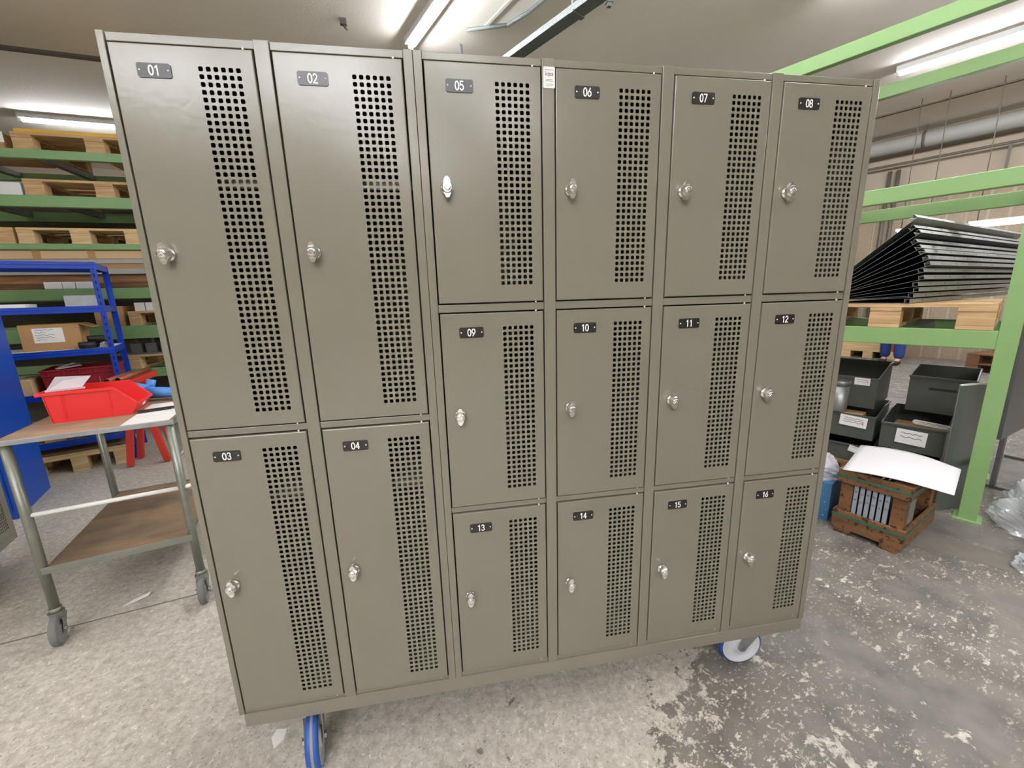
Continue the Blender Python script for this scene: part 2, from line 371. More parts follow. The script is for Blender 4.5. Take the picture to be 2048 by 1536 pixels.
# pipes along the far right wall
def wallpipe(name, t0, t1, n, z, r, m, label, cat):
    b = MB(); b.cyl(W(t0, n, z), W(t1, n, z), r, 20); return b
pr = root('heating_pipe', 'thick grey lagged pipe under the ceiling along the far right wall', 'pipe', W(0, 10.5, 3.78), -60)
b = MB(); b.cyl((-6, 0, 0), (6, 0, 0), 0.125, 24); b.obj('pipe_run', 'pipe', pr)
for k in range(5):
    b = MB(); b.bar((-5 + 2.4 * k, 0, 0.1), (-5 + 2.4 * k, 0, CEIL - 3.78), 0.03, 0.03); b.lathe([(0.13, -0.02), (0.13, 0.02)], 20, Matrix.Translation((-5 + 2.4 * k, 0, 0)) @ Matrix.Rotation(R(90), 4, 'Y')); b.obj('hanger', 'darkpipe', pr)
pr = root('water_pipe', 'thin dark pipe running below the lagged pipe on the far right wall', 'pipe', W(0, 10.6, 3.48), -60)
b = MB(); b.cyl((-6, 0, 0), (6, 0, 0), 0.022, 12); b.obj('pipe_run', 'darkpipe', pr)
for k in range(6):
    b = MB(); b.bar((-4.9 + 1.9 * k, 0.0, -0.02), (-4.9 + 1.9 * k, 0.0, -0.45), 0.035, 0.035); b.bar((-4.9 + 1.9 * k, 0.0, 0), (-4.9 + 1.9 * k, 0.18, 0), 0.03, 0.03); b.obj('drop_pipe', 'darkpipe', pr)
for i, (t, lab) in enumerate(((-1.35, 'left'), (-0.62, 'middle'), (-0.5, 'right'))):
    b = MB(); b.cyl(W(t, 10.72, 0.0), W(t, 10.72, 3.4), 0.03, 10)
    tag(b.obj('riser_pipe', 'darkpipe'), 'upright dark pipe on the far right wall, %s of three' % lab, 'pipe', 'riser pipes on the far wall')
# two distant work lamps seen through the right rack
for (p, q, lab) in (((7.72, 4.60), (7.92, 4.30), 'small glaring work lamp seen left of the profile stack'), ((8.12, 3.95), (8.42, 3.43), 'small glaring work lamp seen above the profile stack')):
    z = 2.14; a = Vector((p[0], p[1], z)); c = Vector((q[0], q[1], z)); l = (c - a).length
    r = root('work_lamp', lab, 'lamp', ((p[0] + q[0]) / 2, (p[1] + q[1]) / 2, z), -60, 'distant work lamps')
    b = MB(); b.box(-l / 2 - .02, l / 2 + .02, -.05, .05, .03, .06); b.obj('lamp_shade', 'lampbody', r)
    b = MB(); b.cyl((-l / 2, 0, 0), (l / 2, 0, 0), .028, 12); b.obj('tube', 'lamp', r)
    for sx in (-1, 1):
        b = MB(); b.cyl((sx * l * .4, 0, .06), (sx * l * .4, 0, CEIL - z), .006, 6); b.obj('hanging_rod', 'darkpipe', r)

# ================================================================== lockers
U = 0.01417
FLOORP = 129.0
def LX(p): return (p + 12.6) * U
def LZ(p): return (FLOORP - p) * U
DEP = 0.48
DW = 18.25 * U
def door_mesh(rows, H):
    b = MB(); w = DW; h = H; T = 0.0016
    x0 = 10.7 * U; x1 = 16.7 * U + 0; zt = h - 2.15 * U; zb = zt - rows * U
    def q(xa, xb, za, zb_): b.add([(xa, 0, za), (xb, 0, za), (xb, 0, zb_), (xa, 0, zb_)], [(0, 1, 2, 3)])
    q(0, x0, 0, h); q(x1, w, 0, h); q(x0, x1, 0, zb); q(x0, x1, zt, h)
    a = 0.318 * U; c = 0.13 * U; hp = U / 2
    loop = [(-a + c, -a), (a - c, -a), (a, -a + c), (a, a - c), (a - c, a), (-a + c, a), (-a, a - c), (-a, -a + c)]
    for i in range(6):
        for j in range(rows):
            ox = x0 + (i + .5) * U; oz = zt - (j + .5) * U
            vs = [(ox - hp, 0, oz - hp), (ox + hp, 0, oz - hp), (ox + hp, 0, oz + hp), (ox - hp, 0, oz + hp)] + [(ox + p, 0, oz + r) for p, r in loop] + [(ox + p, T, oz + r) for p, r in loop]
            fs = [(0, 1, 5, 4), (1, 6, 5), (1, 2, 7, 6), (2, 8, 7), (2, 3, 9, 8), (3, 10, 9), (3, 0, 11, 10), (0, 4, 11)]
            fs += [(4 + k, 4 + (k + 1) % 8, 12 + (k + 1) % 8, 12 + k) for k in range(8)]
            b.add(vs, fs)
    d = 0.018; e = 0.0022
    # folded rounded edges
    ring = lambda o, y: [(-o, y, -o), (w + o, y, -o), (w + o, y, h + o), (-o, y, h + o)]
    r0 = ring(0, 0); r1 = ring(e * .7, e * .3); r2 = ring(e, e); r3 = ring(e, d)
    for ra, rb in ((r0, r1), (r1, r2), (r2, r3)):
        b.add(ra + rb, [(k, (k + 1) % 4, 4 + (k + 1) % 4, 4 + k) for k in range(4)])
    return b.mesh('door', 'locker')
def arc(cx_, cz, rx, rz, a0, a1, n=10): return [(cx_ + rx * math.cos(R(a0 + (a1 - a0) * k / n)), cz + rz * math.sin(R(a0 + (a1 - a0) * k / n))) for k in range(n + 1)]
DIG = {'0': [arc(.3, .5, .26, .5, 90, 450, 20)], '1': [[(.14, .80), (.36, 1.0), (.36, 0)]],
       '2': [arc(.3, .73, .24, .27, 165, -25, 10) + [(.05, 0), (.56, 0)]],
       '3': [arc(.28, .76, .23, .24, 150, -80, 10) + arc(.28, .27, .26, .27, 85, -150, 12)],
       '4': [[(.44, 0), (.44, 1.0), (.04, .28), (.6, .28)]], '5': [[(.52, 1.0), (.12, 1.0), (.08, .55)] + arc(.28, .32, .27, .32, 120, -150, 12)],
       '6': [[(.44, 1.0), (.2, .62)] + arc(.3, .31, .26, .31, 150, 510, 18)], '7': [[(.04, 1.0), (.56, 1.0), (.22, 0)]],
       '8': [arc(.3, .75, .22, .25, -90, 270, 16), arc(.3, .26, .26, .26, 90, 450, 18)], '9': [arc(.3, .69, .26, .31, -30, 330, 18) + [(.16, 0)]]}
def plate(txt, parent, x, z):
    b = MB(); w = 4.35 * U; h = 1.85 * U; c = .003
    b.poly([(-w / 2 + c, -h / 2), (w / 2 - c, -h / 2), (w / 2, -h / 2 + c), (w / 2, h / 2 - c), (w / 2 - c, h / 2), (-w / 2 + c, h / 2), (-w / 2, h / 2 - c), (-w / 2, -h / 2 + c)], -0.0016, 0, 0)
    H = .0168; sc = .0148; x0 = -.0099
    for ch in txt:
        for st in DIG[ch]: b.stroke([(x0 + p * sc, -H / 2 + r * H) for p, r in st], .0026, -0.0020, -0.0012, 1)
        x0 += .0106
    for sx in (-1, 1): b.lathe([(.0019, 0), (.0019, .0012), (.0008, .0020)], 10, Matrix.Translation((sx * 1.83 * U, -0.0012, 0)) @ Matrix.Rotation(R(90), 4, 'X'), 2)
    b.obj('number_plate', ['plate', 'digit', 'rivet'], parent, (x, -0.0002, z))
def latch_mesh():
    b = MB(); RX = Matrix.Rotation(R(90), 4, 'X')
    b.lathe([(.0155, 0), (.0155, .004), (.012, .008)], 20, RX)                       # rosette on the door
    oct_ = [(.0125 * math.cos(R(22.5 + 45 * k)) , .0150 * math.sin(R(22.5 + 45 * k))) for k in range(8)]
    def ring(sc, y): return [(x * sc, -y, z * sc) for x, z in oct_]
    lv = [ring(.9, .006), ring(1.08, .010), ring(1.08, .019), ring(.82, .025)]
    vs = sum(lv, []); fs = []
    for i in range(3): fs += [(i * 8 + k, i * 8 + (k + 1) % 8, i * 8 + 8 + (k + 1) % 8, i * 8 + 8 + k) for k in range(8)]
    fs += [tuple(range(24, 32))]
    b.add(vs, fs)
    b.lathe([(.0085, 0.0), (.0085, .0022), (.006, .003)], 18, Matrix.Translation((0, -.0247, 0)) @ RX)
    for sgn in (-1, 1):                                                                 # pointed ears for a padlock
        b.poly([(-.0085, sgn * .011), (.0085, sgn * .011), (.0045, sgn * .0205), (0.002, sgn * .0225), (-.002, sgn * .0225), (-.0045, sgn * .0205)], -.021, -.010)
    b.stroke([(-.004, -.003), (.0, .003), (.004, -.003)], .0012, -.0285, -.027)
    return b.mesh('turn_latch', 'chrome')
TALL = 56.3 * U; SHORT = 36.75 * U
DT_MESH = door_mesh(52, TALL); DS_MESH = door_mesh(32, SHORT); LATCH = latch_mesh()
def hinge_mesh():
    b = MB(); b.cyl((0, .004, -.004), (0, .004, .004), .0022, 8); return b.mesh('hinge_pin', 'rivet')
HINGE = hinge_mesh()
def cabinet(px0, px1, holes, rows, Hd, labels, label, hat):
    x0 = LX(px0); x1 = LX(px1); zb = LZ(112.95); zt = LZ(-4.25); w = x1 - x0; h = zt - zb
    r = root('locker_cabinet', label, 'locker cabinet', (x0, 0, zb))
    FD = .022
    oz = [(LZ(p) - zb, Hd) for p in rows]     # door tops
    ox = [LX(p - 11.2) - x0 for p in holes]
    g = .0056
    b = MB()   # welded front frame
    edges = [0] + sum([[a - g, a + DW + g] for a in ox], []) + [w]
    for k in range(0, len(edges), 2): b.box(edges[k], edges[k + 1], 0, FD, 0, h)
    for a in ox:
        zs = [h] + sum([[t + g, t - hh - g] for t, hh in oz], []) + [0]
        for k in range(0, len(zs), 2): b.box(a - g, a + DW + g, .0045, FD, zs[k + 1], zs[k])
    b.obj('front_frame', 'locker', r, bevel=.0012)
    b = MB(); s = .0015
    b.box(0, s, FD, DEP, 0, h); b.box(w - s, w, FD, DEP, 0, h); b.box(s, w - s, FD, DEP, 0, s); b.box(s, w - s, FD, DEP, h - s, h); b.box(s, w - s, DEP - s, DEP, s, h - s)
    b.obj('carcass', 'locker', r)
    b = MB()
    for a, c in zip(ox[:-1], ox[1:]): xm = (a + DW + c) / 2; b.box(xm - s, xm + s, FD, DEP - s, s, h - s)
    for (t, hh), (t2, _) in zip(oz[:-1], oz[1:]): zm = (t - hh + t2) / 2; b.box(s, w - s, FD, DEP - s, zm - s, zm + s)
    b.obj('partition', 'inside', r)
    if hat:
        for (t, hh), d in zip(oz, hat):
            for a in ox:
                b = MB(); b.box(a - .012, a + DW + .012, .045, DEP - .01, t - d - .0008, t - d + .0008); b.box(a - .012, a + DW + .012, .045, .048, t - d - .018, t - d)
                b.obj('hat_shelf', 'locker', r)
    for (i, j, txt) in labels:
        t, hh = oz[j]
        d = link('door', DT_MESH if hh > .6 else DS_MESH, r, (ox[i], -0.0006, t - hh), label='door with the number plate %s' % txt)
        plate(txt, d, 5.2 * U, hh - 3.2 * U)
        link('turn_latch', LATCH, d, (2.35 * U, 0, hh / 2))
        for zz in (hh + .0022, -.0022): link('hinge_pin', HINGE, d, (DW - 1.15 * U, 0, zz))
    return r
cabinet(-12.55, 30.03, (0, 21.16), (-2.72, 55.52), TALL,
        [(0, 0, '01'), (1, 0, '02'), (0, 1, '03'), (1, 1, '04')], 'olive grey steel locker block with four tall perforated doors, 01 to 04', (.235, .17))
L2 = cabinet(30.09, 115.2, [43.01 + 21.14 * k for k in range(4)], (-2.76, 36.13, 74.75), SHORT,
        [(k % 4, k // 4, '%02d' % (5 + k)) for k in range(12)], 'olive grey steel locker block with twelve short perforated doors, 05 to 16', None)
# maker's sticker between doors 05 and 06
def text_mesh(txt, size):
    cu_ = bpy.data.curves.new('t', 'FONT'); cu_.body = txt; cu_.size = size; cu_.extrude = 0.0002; cu_.align_x = 'CENTER'
    to = bpy.data.objects.new('t', cu_); COL.objects.link(to); bpy.context.view_layer.update()
    me = bpy.data.meshes.new_from_object(to.evaluated_get(bpy.context.evaluated_depsgraph_get())); bpy.data.objects.remove(to); bpy.data.curves.remove(cu_)
    return [tuple(v.co) for v in me.vertices], [tuple(p.vertices) for p in me.polygons]
b = MB(); sw = 1.95 * U; sh = 3.1 * U; c = .002
b.poly([(-sw / 2 + c, -sh / 2), (sw / 2 - c, -sh / 2), (sw / 2, -sh / 2 + c), (sw / 2, sh / 2 - c), (sw / 2 - c, sh / 2), (-sw / 2 + c, sh / 2), (-sw / 2, sh / 2 - c), (-sw / 2, -sh / 2 + c)], -.0006, 0)
tv, tf = text_mesh('kipa', .0125); b.add([(x * 1.0, -.0007 - z, y + .0035) for x, y, z in tv], tf, 1)
b.box(-.0105, .0105, -.0009, -.0005, .0148, .0154, 1)
for k, wd_ in enumerate((.008, .0095, .0, .0095, .0075)):
    if wd_: b.box(-wd_, wd_, -.0008, -.0005, -.0045 - k * .0032, -.0037 - k * .0032, 2)
st = b.obj('sticker', ['paper', 'ink', 'rubber'], L2, (LX(51.65) - LX(30.09), -.0003, LZ(-1.45) - LZ(112.95)))
st['label'] = 'small white maker sticker with a word mark'
# ---- wheeled base under both lockers
def wheel_part(name, parent, r, w, loc, rz, mats, stripe):
    b = MB(); T = Matrix.Rotation(R(90), 4, 'X')
    e = .004
    prof = [(r * .28, -w * .5), (r * .34, -w * .5), (r * .36, -w * .36), (r * .74, -w * .30), (r * .80, -w * .46), (r - e * 2.2, -w * .46), (r - e * .5, -w * .36), (r, -w * .22), (r, -w * .09), (r, w * .09), (r, w * .22), (r - e * .5, w * .36), (r - e * 2.2, w * .46), (r * .80, w * .46), (r * .74, w * .30), (r * .36, w * .36), (r * .34, w * .5), (r * .28, w * .5)]
    mis = [1, 1, 1, 1, 1, 0, 0, 0, 2 if stripe else 0, 0, 0, 0, 1, 1, 1, 1, 1]
    b.lathe(prof, 40, T, mis=mis)
    return b.obj(name, mats, parent, loc, (0, 0, R(rz)))
def caster(parent, x, y, ztop, r, w, rz, mats, stripe, steel, plate_=True):
    # wheel centre lies behind the swivel axis; rz turns the axle (0 = axle along y)
    zc = r - 0.0; off = r * .55
    b = MB(); g = w / 2 + .004
    if plate_: b.box(-r * .62, r * .62, -r * .55, r * .55, ztop - .005, ztop)
    b.lathe([(r * .38, ztop - .03), (r * .42, ztop - .005)], 20)
    top = ztop - .03
    b.box(-r * .42, r * .42, -g - .003, g + .003, top - .004, top + .002)
    for s_ in (-1, 1):
        y0, y1 = sorted((s_ * g, s_ * (g + .003)))
        b.poly([(-r * .42, top), (r * .42, top), (off + r * .22, zc - r * .05), (off + r * .08, zc - r * .22), (off - r * .12, zc - r * .2)], y0, y1)
    c = b.obj('caster', steel, parent, (x, y, 0), (0, 0, R(rz)), bevel=.001)
    wheel_part('wheel', c, r, w, (off, 0, zc), 0, mats, stripe)
    b = MB(); b.cyl((off, -g - .009, zc), (off, g + .009, zc), .006, 12)
    for s_ in (-1, 1): b.cyl((off, s_ * (g + .003), zc), (off, s_ * (g + .009), zc), .011, 6, smooth=False)
    b.obj('axle_bolt', steel, c)
    return c
wb = root('wheeled_base', 'low steel base frame on four blue casters, carrying both locker blocks', 'wheeled base')
xa, xb_ = LX(-11.75), LX(114.85); zb0, zb1 = LZ(116.0), LZ(112.95)
b = MB(); b.box(xa, xb_, -.0005, .04, zb0, zb1); b.box(xa, xb_, DEP - .045, DEP - .005, zb0, zb1); b.box(xa, xa + .04, .04, DEP - .045, zb0, zb1); b.box(xb_ - .04, xb_, .04, DEP - .045, zb0, zb1)
b.box(xa + .04, xb_ - .04, .04, DEP - .045, zb1 - .004, zb1)
b.obj('base_frame', 'base', wb, bevel=.0015)
CM = ['blue_wheel', 'wheel_hub', 'wheel_grey']
def cast_at(xw, yw, ang, **k):   # put the wheel's ground contact at xw, yw
    o = .0785 * .55; caster(wb, xw - o * math.cos(R(ang)), yw - o * math.sin(R(ang)), zb0, .0785, .040, ang, CM, True, 'zinc')
cast_at(.176, .02, -78); cast_at(1.640, .085, 174); cast_at(.16, .36, -80); cast_at(1.62, .36, 150)

# ================================================================== second locker at the left edge
r = root('locker_cabinet', 'dark grey perforated locker on casters, cut off by the left edge of the photo', 'locker cabinet', (-1.455, .746, .185), 110)
b = MB(); b.box(0, .6, 0, .48, 0, 1.55); b.obj('carcass', 'locker', r, bevel=.002)
dm = link('door', DS_MESH, r, (.31, -.004, .62)); dm = link('door', DS_MESH, r, (.31, -.004, .04)); dm = link('door', DS_MESH, r, (.03, -.004, .62)); dm = link('door', DS_MESH, r, (.03, -.004, .04))
for x_, y_ in ((.08, .08), (.5, .08), (.08, .4), (.5, .4)):
    c = caster(r, x_, y_, .185, .07, .035, 20, ['rubber', 'wheel_hub', 'rubber'], False, 'zinc'); c.location.z = -.185

# ================================================================== pallets
def pallet(label, group, loc, rz, face=1.2, deep=0.8, blocks=(.145, .145, .145), m='pallet', cat='pallet', rows=3, nboards=5):
    r = root('pallet', label, cat, loc, rz, group); h = .144
    bw = blocks
    b = MB()   # boards on top, running along the face, over three cross boards
    n = nboards
    for k in range(n):
        wk = .145 if k in (0, n - 1) else .11; y = (deep - wk) * k / (n - 1); b.box(0, face, y, y + wk, h - .022, h)
    xs = [0, (face - bw[1]) / 2, face - bw[2]]
    for k in range(3): b.box(xs[k], xs[k] + bw[k], 0, deep, h - .044, h - .022)
    b.obj('deck', m, r, bevel=.002)
    ys = [0, deep / 2 - .05, deep - .1]
    for k in range(3):
        for y in ys[:rows]:
            q = MB(); q.box(xs[k], xs[k] + bw[k], y + .004, y + .1, .022, h - .044); q.obj('block', m, r, bevel=.003)
        q = MB(); q.box(xs[k], xs[k] + bw[k], 0, deep, 0, .022); q.obj('skid', m, r, bevel=.002)
    return r

# ================================================================== left rack
LP = Vector((-2.452, 3.727, 0)); LA = 7.0
ld = Vector((math.cos(R(LA)), math.sin(R(LA)), 0)); ln = Vector((-math.sin(R(LA)), math.cos(R(LA)), 0))
def LW(x, y, z=0): v = LP + ld * x + ln * y; return (v.x, v.y, z)
lr = root('pallet_rack', 'green steel rack with pallets on six levels behind the left side of the lockers', 'rack', LP, LA)
LEV = [(2.698, 2.774), (2.285, 2.385), (1.905, 1.96), (1.436, 1.541), (1.035, 1.165), (.63, .722)]
X0, X1 = -2.3, 1.02; LD = 0.85
for z0, z1 in LEV:
    for y in (0, LD):
        b = MB(); b.box(X0, X1, y, y + .05, z0, z1); b.obj('beam', 'green2', lr, bevel=.004)
for x in (X0 - .08, X1):
    for y in (0, LD - .03):
        b = MB(); b.box(x, x + .08, y, y + .08, 0, 3.05); b.obj('post', 'green2', lr, bevel=.004)
    b = MB()
    for k in range(5): b.bar((x + .04, .08, .3 + k * .5), (x + .04, LD - .03, .3 + (k + (1 if k % 2 == 0 else .0)) * .5), .03, .03)
    b.obj('brace', 'green2', lr)
for z0, z1 in LEV[:3]:        # support bars across
    for x in (-1.15, -.52, .09):
        b = MB(); b.bar((x, .05, z1 - .03), (x, LD, z1 - .03), .06, .05); b.obj('support_bar', 'galv', lr)
GP = 'pallets on the left rack'
def Lpal(x, lev, lab, **k): return pallet(lab, GP, LW(x, .02, LEV[lev][1] + .0005), LA, **k)
Lpal(-.635, 0, 'light wooden pallet with yellow boards, topmost on the left rack', face=1.2)
b = MB(); b.box(0, 1.16, 0, .76, 0, .035); o = b.obj('board_stack', 'yellowply', None, LW(-.615, .04, LEV[0][1] + .145), (0, 0, R(LA)), bevel=.002)
tag(o, 'flat yellow boards lying on the topmost pallet of the left rack', 'boards')
b = MB(); b.box(0, .5, 0, .6, 0, .13); b.box(.44, .51, -.004, 0, .05, .14, 1); tag(b.obj('carton', ['cardboard', 'paper'], None, LW(-1.2, .03, LEV[0][1] + .001), (0, 0, R(LA)), bevel=.003), 'tan carton with a white label, left of the topmost pallet', 'box')
Lpal(-.635, 1, 'bare wooden pallet on the second green beam of the left rack', face=1.2)
b = MB(); b.box(0, .52, 0, .6, 0, .11); tag(b.obj('carton', 'whitebox', None, LW(-1.18, .03, LEV[1][1] + .001), (0, 0, R(LA)), bevel=.003), 'pale grey carton left of the pallet on the second beam', 'box')
Lpal(-.775, 2, 'wooden pallet with three blocks in front on the third green beam of the left rack', face=.94, blocks=(.12, .15, .12), m='pallet2')
Lpal(-1.74, 2, 'wooden pallet at the left edge of the photo on the third beam', face=.94, blocks=(.12, .15, .12))
def Lbox(name, m, x0, x1, y0, y1, z0, z1, lab, cat, bevel=.003, group=None):
    b = MB(); b.box(0, x1 - x0, 0, y1 - y0, 0, z1 - z0); return tag(b.obj(name, m, None, LW(x0, y0, z0), (0, 0, R(LA)), bevel), lab, cat, group)
z = LEV[3][1]
Lbox('timber_board', 'brown', -1.5, 1.0, .07, .8, z + .0005, z + .055, 'dark brown timber lying on the fourth green beam of the left rack', 'board')
Lbox('timber_board', 'palletb', -1.4, .98, .07, .75, z + .056, z + .135, 'brown board package on top of the dark timber on the left rack', 'board')
Lbox('steel_profile', 'alu', -1.45, .95, .02, .3, z + .1355, z + .19, 'silver profile, lower of two above the brown boards on the left rack', 'profile', group='silver profiles on the left rack')
Lbox('timber_board', 'cardboard', -1.45, .95, .03, .5, z + .1905, z + .235, 'brown packed board between the two silver profiles on the left rack', 'board')
Lbox('steel_profile', 'alu', -1.45, .95, .02, .4, z + .2355, z + .278, 'bright silver profile, upper of two under the long cardboard package', 'profile', group='silver profiles on the left rack')
r = root('cardboard_package', 'long tan cardboard package with tape bands under the third beam of the left rack', 'package', LW(-1.48, .02, z + .2785), LA)
b = MB(); b.box(0, 2.45, 0, .3, 0, .083); b.obj('carton', 'cardpale', r, bevel=.01)
for x in (.78, 1.20, 2.1):
    q = MB(); q.box(x, x + .06, -.0015, .3015, -.0004, .0845); q.obj('tape_band', 'cardboard', r)
for x0, x1, lab in ((-.665, -.53, 'left'), (-.525, -.43, 'middle'), (-.42, -.27, 'right')):
    Lbox('white_carton', 'whitebox', x0, x1, -.06, -.005, z - .005, z + .06, 'small white carton in front of the brown boards, %s of three' % lab, 'box', group='white cartons on the left rack')
for o in list(bpy.data.objects):
    if o.name.startswith('white_carton'): o.location.z = z + .001; o.location = Vector(o.location) + ln * .062
b = None
z = LEV[4][1]
pallet('small light pallet carrying white cartons on the fifth beam of the left rack', GP, LW(-.07, .02, z + .0005), LA, face=.8, blocks=(.1, .145, .1))
for k, x0 in enumerate((-.01, .085)): Lbox('white_carton', 'whitebox', x0, x0 + .085, .04, .2, z + .145, z + .23, 'white carton on the small light pallet, %s of two beside the locker edge' % ('left', 'right')[k], 'box', group='white cartons beside the lockers')
Lbox('carton', 'cardboard', -.36, -.12, .05, .5, z + .001, z + .2, 'brown carton on the fifth beam, left of the small pallet', 'box')
z = LEV[5][1]
pallet('light pallet on the lowest visible beam of the left rack', GP, LW(-.15, .02, z + .0005), LA, face=.8, blocks=(.1, .145, .1), m='pallet2')
Lbox('steel_sheet', 'galv', -.3, .9, .02, .7, z + .145, z + .16, 'flat grey steel sheets on the lowest pallet of the left rack', 'sheets')
for k in range(3):
    b = MB(); x = .0 + k * .13; b.box(0, .09, 0, .12, 0, .1); b.cyl((.045, .06, .1), (.045, .06, .17), .018, 10); b.box(.02, .07, .04, .08, .16, .18)
    tag(b.obj('clamp_tool', 'greypaint', None, LW(-.12 + k * .13, .04, z + .1605), (0, 0, R(LA)), bevel=.003), 'grey metal clamp on the steel sheets, %s of three' % ('leftmost', 'middle', 'rightmost')[k], 'tool', 'metal clamps on the left rack')

pb = MB(); pb.box(-4.5, 1.5, LD + .35, LD + .43, 0, 2.72); struct(pb.obj('wall_dark_backing', 'partition', None, LP, (0, 0, R(LA))))  # added backing, dark so the gaps of the left rack look unlit
# ================================================================== blue shelving unit
SA = 26.0; SP = Vector((-2.24, 3.00, 0))
sd = Vector((math.cos(R(SA)), math.sin(R(SA)), 0)); sn = Vector((-math.sin(R(SA)), math.cos(R(SA)), 0))
def SW(x, y, z=0): v = SP + sd * x + sn * y; return (v.x, v.y, z)
su = root('shelving_unit', 'blue boltless shelving unit with open sides behind the red crates', 'shelving unit', SP, SA)
SL = [.205, .615, .965, 1.318, 1.672]; SWD = 1.0; SDP = .46
for x in (-SWD, 0):
    for y in (0, SDP):
        b = MB(); b.box(x, x + .004, y, y + .04, 0, 1.73); b.box(x, x + .04, *((y, y + .004) if y == 0 else (y + .036, y + .04)), 0, 1.73)
        for k in range(28): b.box(x + .016, x + .024, *((y - .0004, y) if y == 0 else (y + .04, y + .0404)), .1 + k * .058, .128 + k * .058, 1)
        for k in range(28): b.box(x + .004, x + .0044, y + .016, y + .024, .1 + k * .058, .128 + k * .058, 1); b.box(x - .0004, x, y + .016, y + .024, .1 + k * .058, .128 + k * .058, 1)
        b.obj('post', ['blue', 'blackhole'], su)
for z in SL:
    for y0 in (-.002, SDP + .03):
        b = MB(); b.box(-SWD + .005, .035, y0, y0 + .012, z, z + .055); b.box(-SWD + .005, .035, y0 - .003, y0 + .015, z + .028, z + .036); b.obj('beam', 'blue', su, bevel=.003)
    for x in (-SWD + .006, .026):
        b = MB(); b.box(x, x + .01, .012, SDP + .03, z, z + .055); b.obj('side_beam', 'blue', su, bevel=.003)
    b = MB(); b.box(-SWD + .02, .025, .012, SDP + .028, z + .045, z + .053); b.obj('shelf_board', 'paper' if z > .9 else 'ply', su)
def onshelf(name, m, x, y, lev, lab, cat, builder, rz=0, group=None, bevel=.003):
    b = MB(); builder(b); p = SW(x, y, SL[lev] + .0535); return tag(b.obj(name, m, None, p, (0, 0, R(SA + rz)), bevel), lab, cat, group)
r = root('cardboard_box', 'open brown cardboard box with a white label on the blue shelf', 'box', SW(-.515, .095, SL[2] + .0535), SA)
b = MB(); b.box(0, .35, 0, .3, 0, .215); b.obj('carton', 'cardboard', r, bevel=.004)
b = MB(); b.bar((.352, .15, .213), (.43, .15, .175), .28, .004); b.obj('flap', 'cardboard', r)
b = MB(); b.box(.075, .25, -.002, 0, .065, .185); 
for k in range(5): b.stroke([(.09 + .012 * j, .17 - k * .02 + .005 * math.sin(j * 1.7 + k)) for j in range(int(6 + 5 * abs(math.sin(k * 2.1 + 1))))], .0025, -.0026, -.0018, 1, cap=False)
b.obj('label', ['paper', 'ink'], r)
for k, (x, y, zz, l) in enumerate(((-.18, .030, .029, .105), (-.125, .118, .029, .12), (-.128, .076, .077, .105))):
    b = MB(); b.pipe((0, 0, 0), (l * .953, l * .302, 0), .028, .004, 16, 0, 1)
    tag(b.obj('rubber_tube', ['black', 'blackhole'], None, SW(x, y, SL[2] + .0535 + zz), (0, 0, R(SA))), 'black tube lying beside the cardboard box on the blue shelf, %s' % ('front one', 'rear one', 'upper one')[k], 'tube', 'black tubes on the blue shelf')
b = MB()
for k in range(60):
    a = Vector((random.uniform(0, .045), random.uniform(0, .05), random.uniform(.008, .04))); d_ = Vector((random.uniform(-1, 1), random.uniform(-1, 1), random.uniform(-.3, .3))).normalized() * .014; b.cyl(a - d_, a + d_, .004, 6)
tag(b.obj('metal_fittings', 'chrome', None, SW(-.050, .03, SL[2] + .0585), (0, 0, R(SA))), 'pile of small shiny metal fittings right of the black tubes', 'fittings', kind='stuff')
onshelf('metal_tray', 'galv', -.2, .03, 3, 'small grey metal tray at the right end of the second blue shelf', 'tray', lambda b: (b.box(0, .2, 0, .25, 0, .005), b.box(0, .2, 0, .005, 0, .09), b.box(0, .005, 0, .25, 0, .09), b.box(.195, .2, 0, .25, 0, .09)))
onshelf('paper_stack', 'paper', -.62, .02, 3, 'flat stack of white paper on the second blue shelf', 'paper', lambda b: b.box(0, .2, 0, .28, 0, .028))
onshelf('cardboard_sheet', 'paper', -.47, .015, 2, 'flat white sheet under the cardboard box', 'sheet', lambda b: b.box(0, .0, 0, 0, 0, .0)) if False else None
onshelf('carton', 'cardpale', -.6, .02, 1, 'pale carton at the left of the blue shelf, left of the dark red crate', 'box', lambda b: b.box(0, .1, 0, .3, 0, .13))
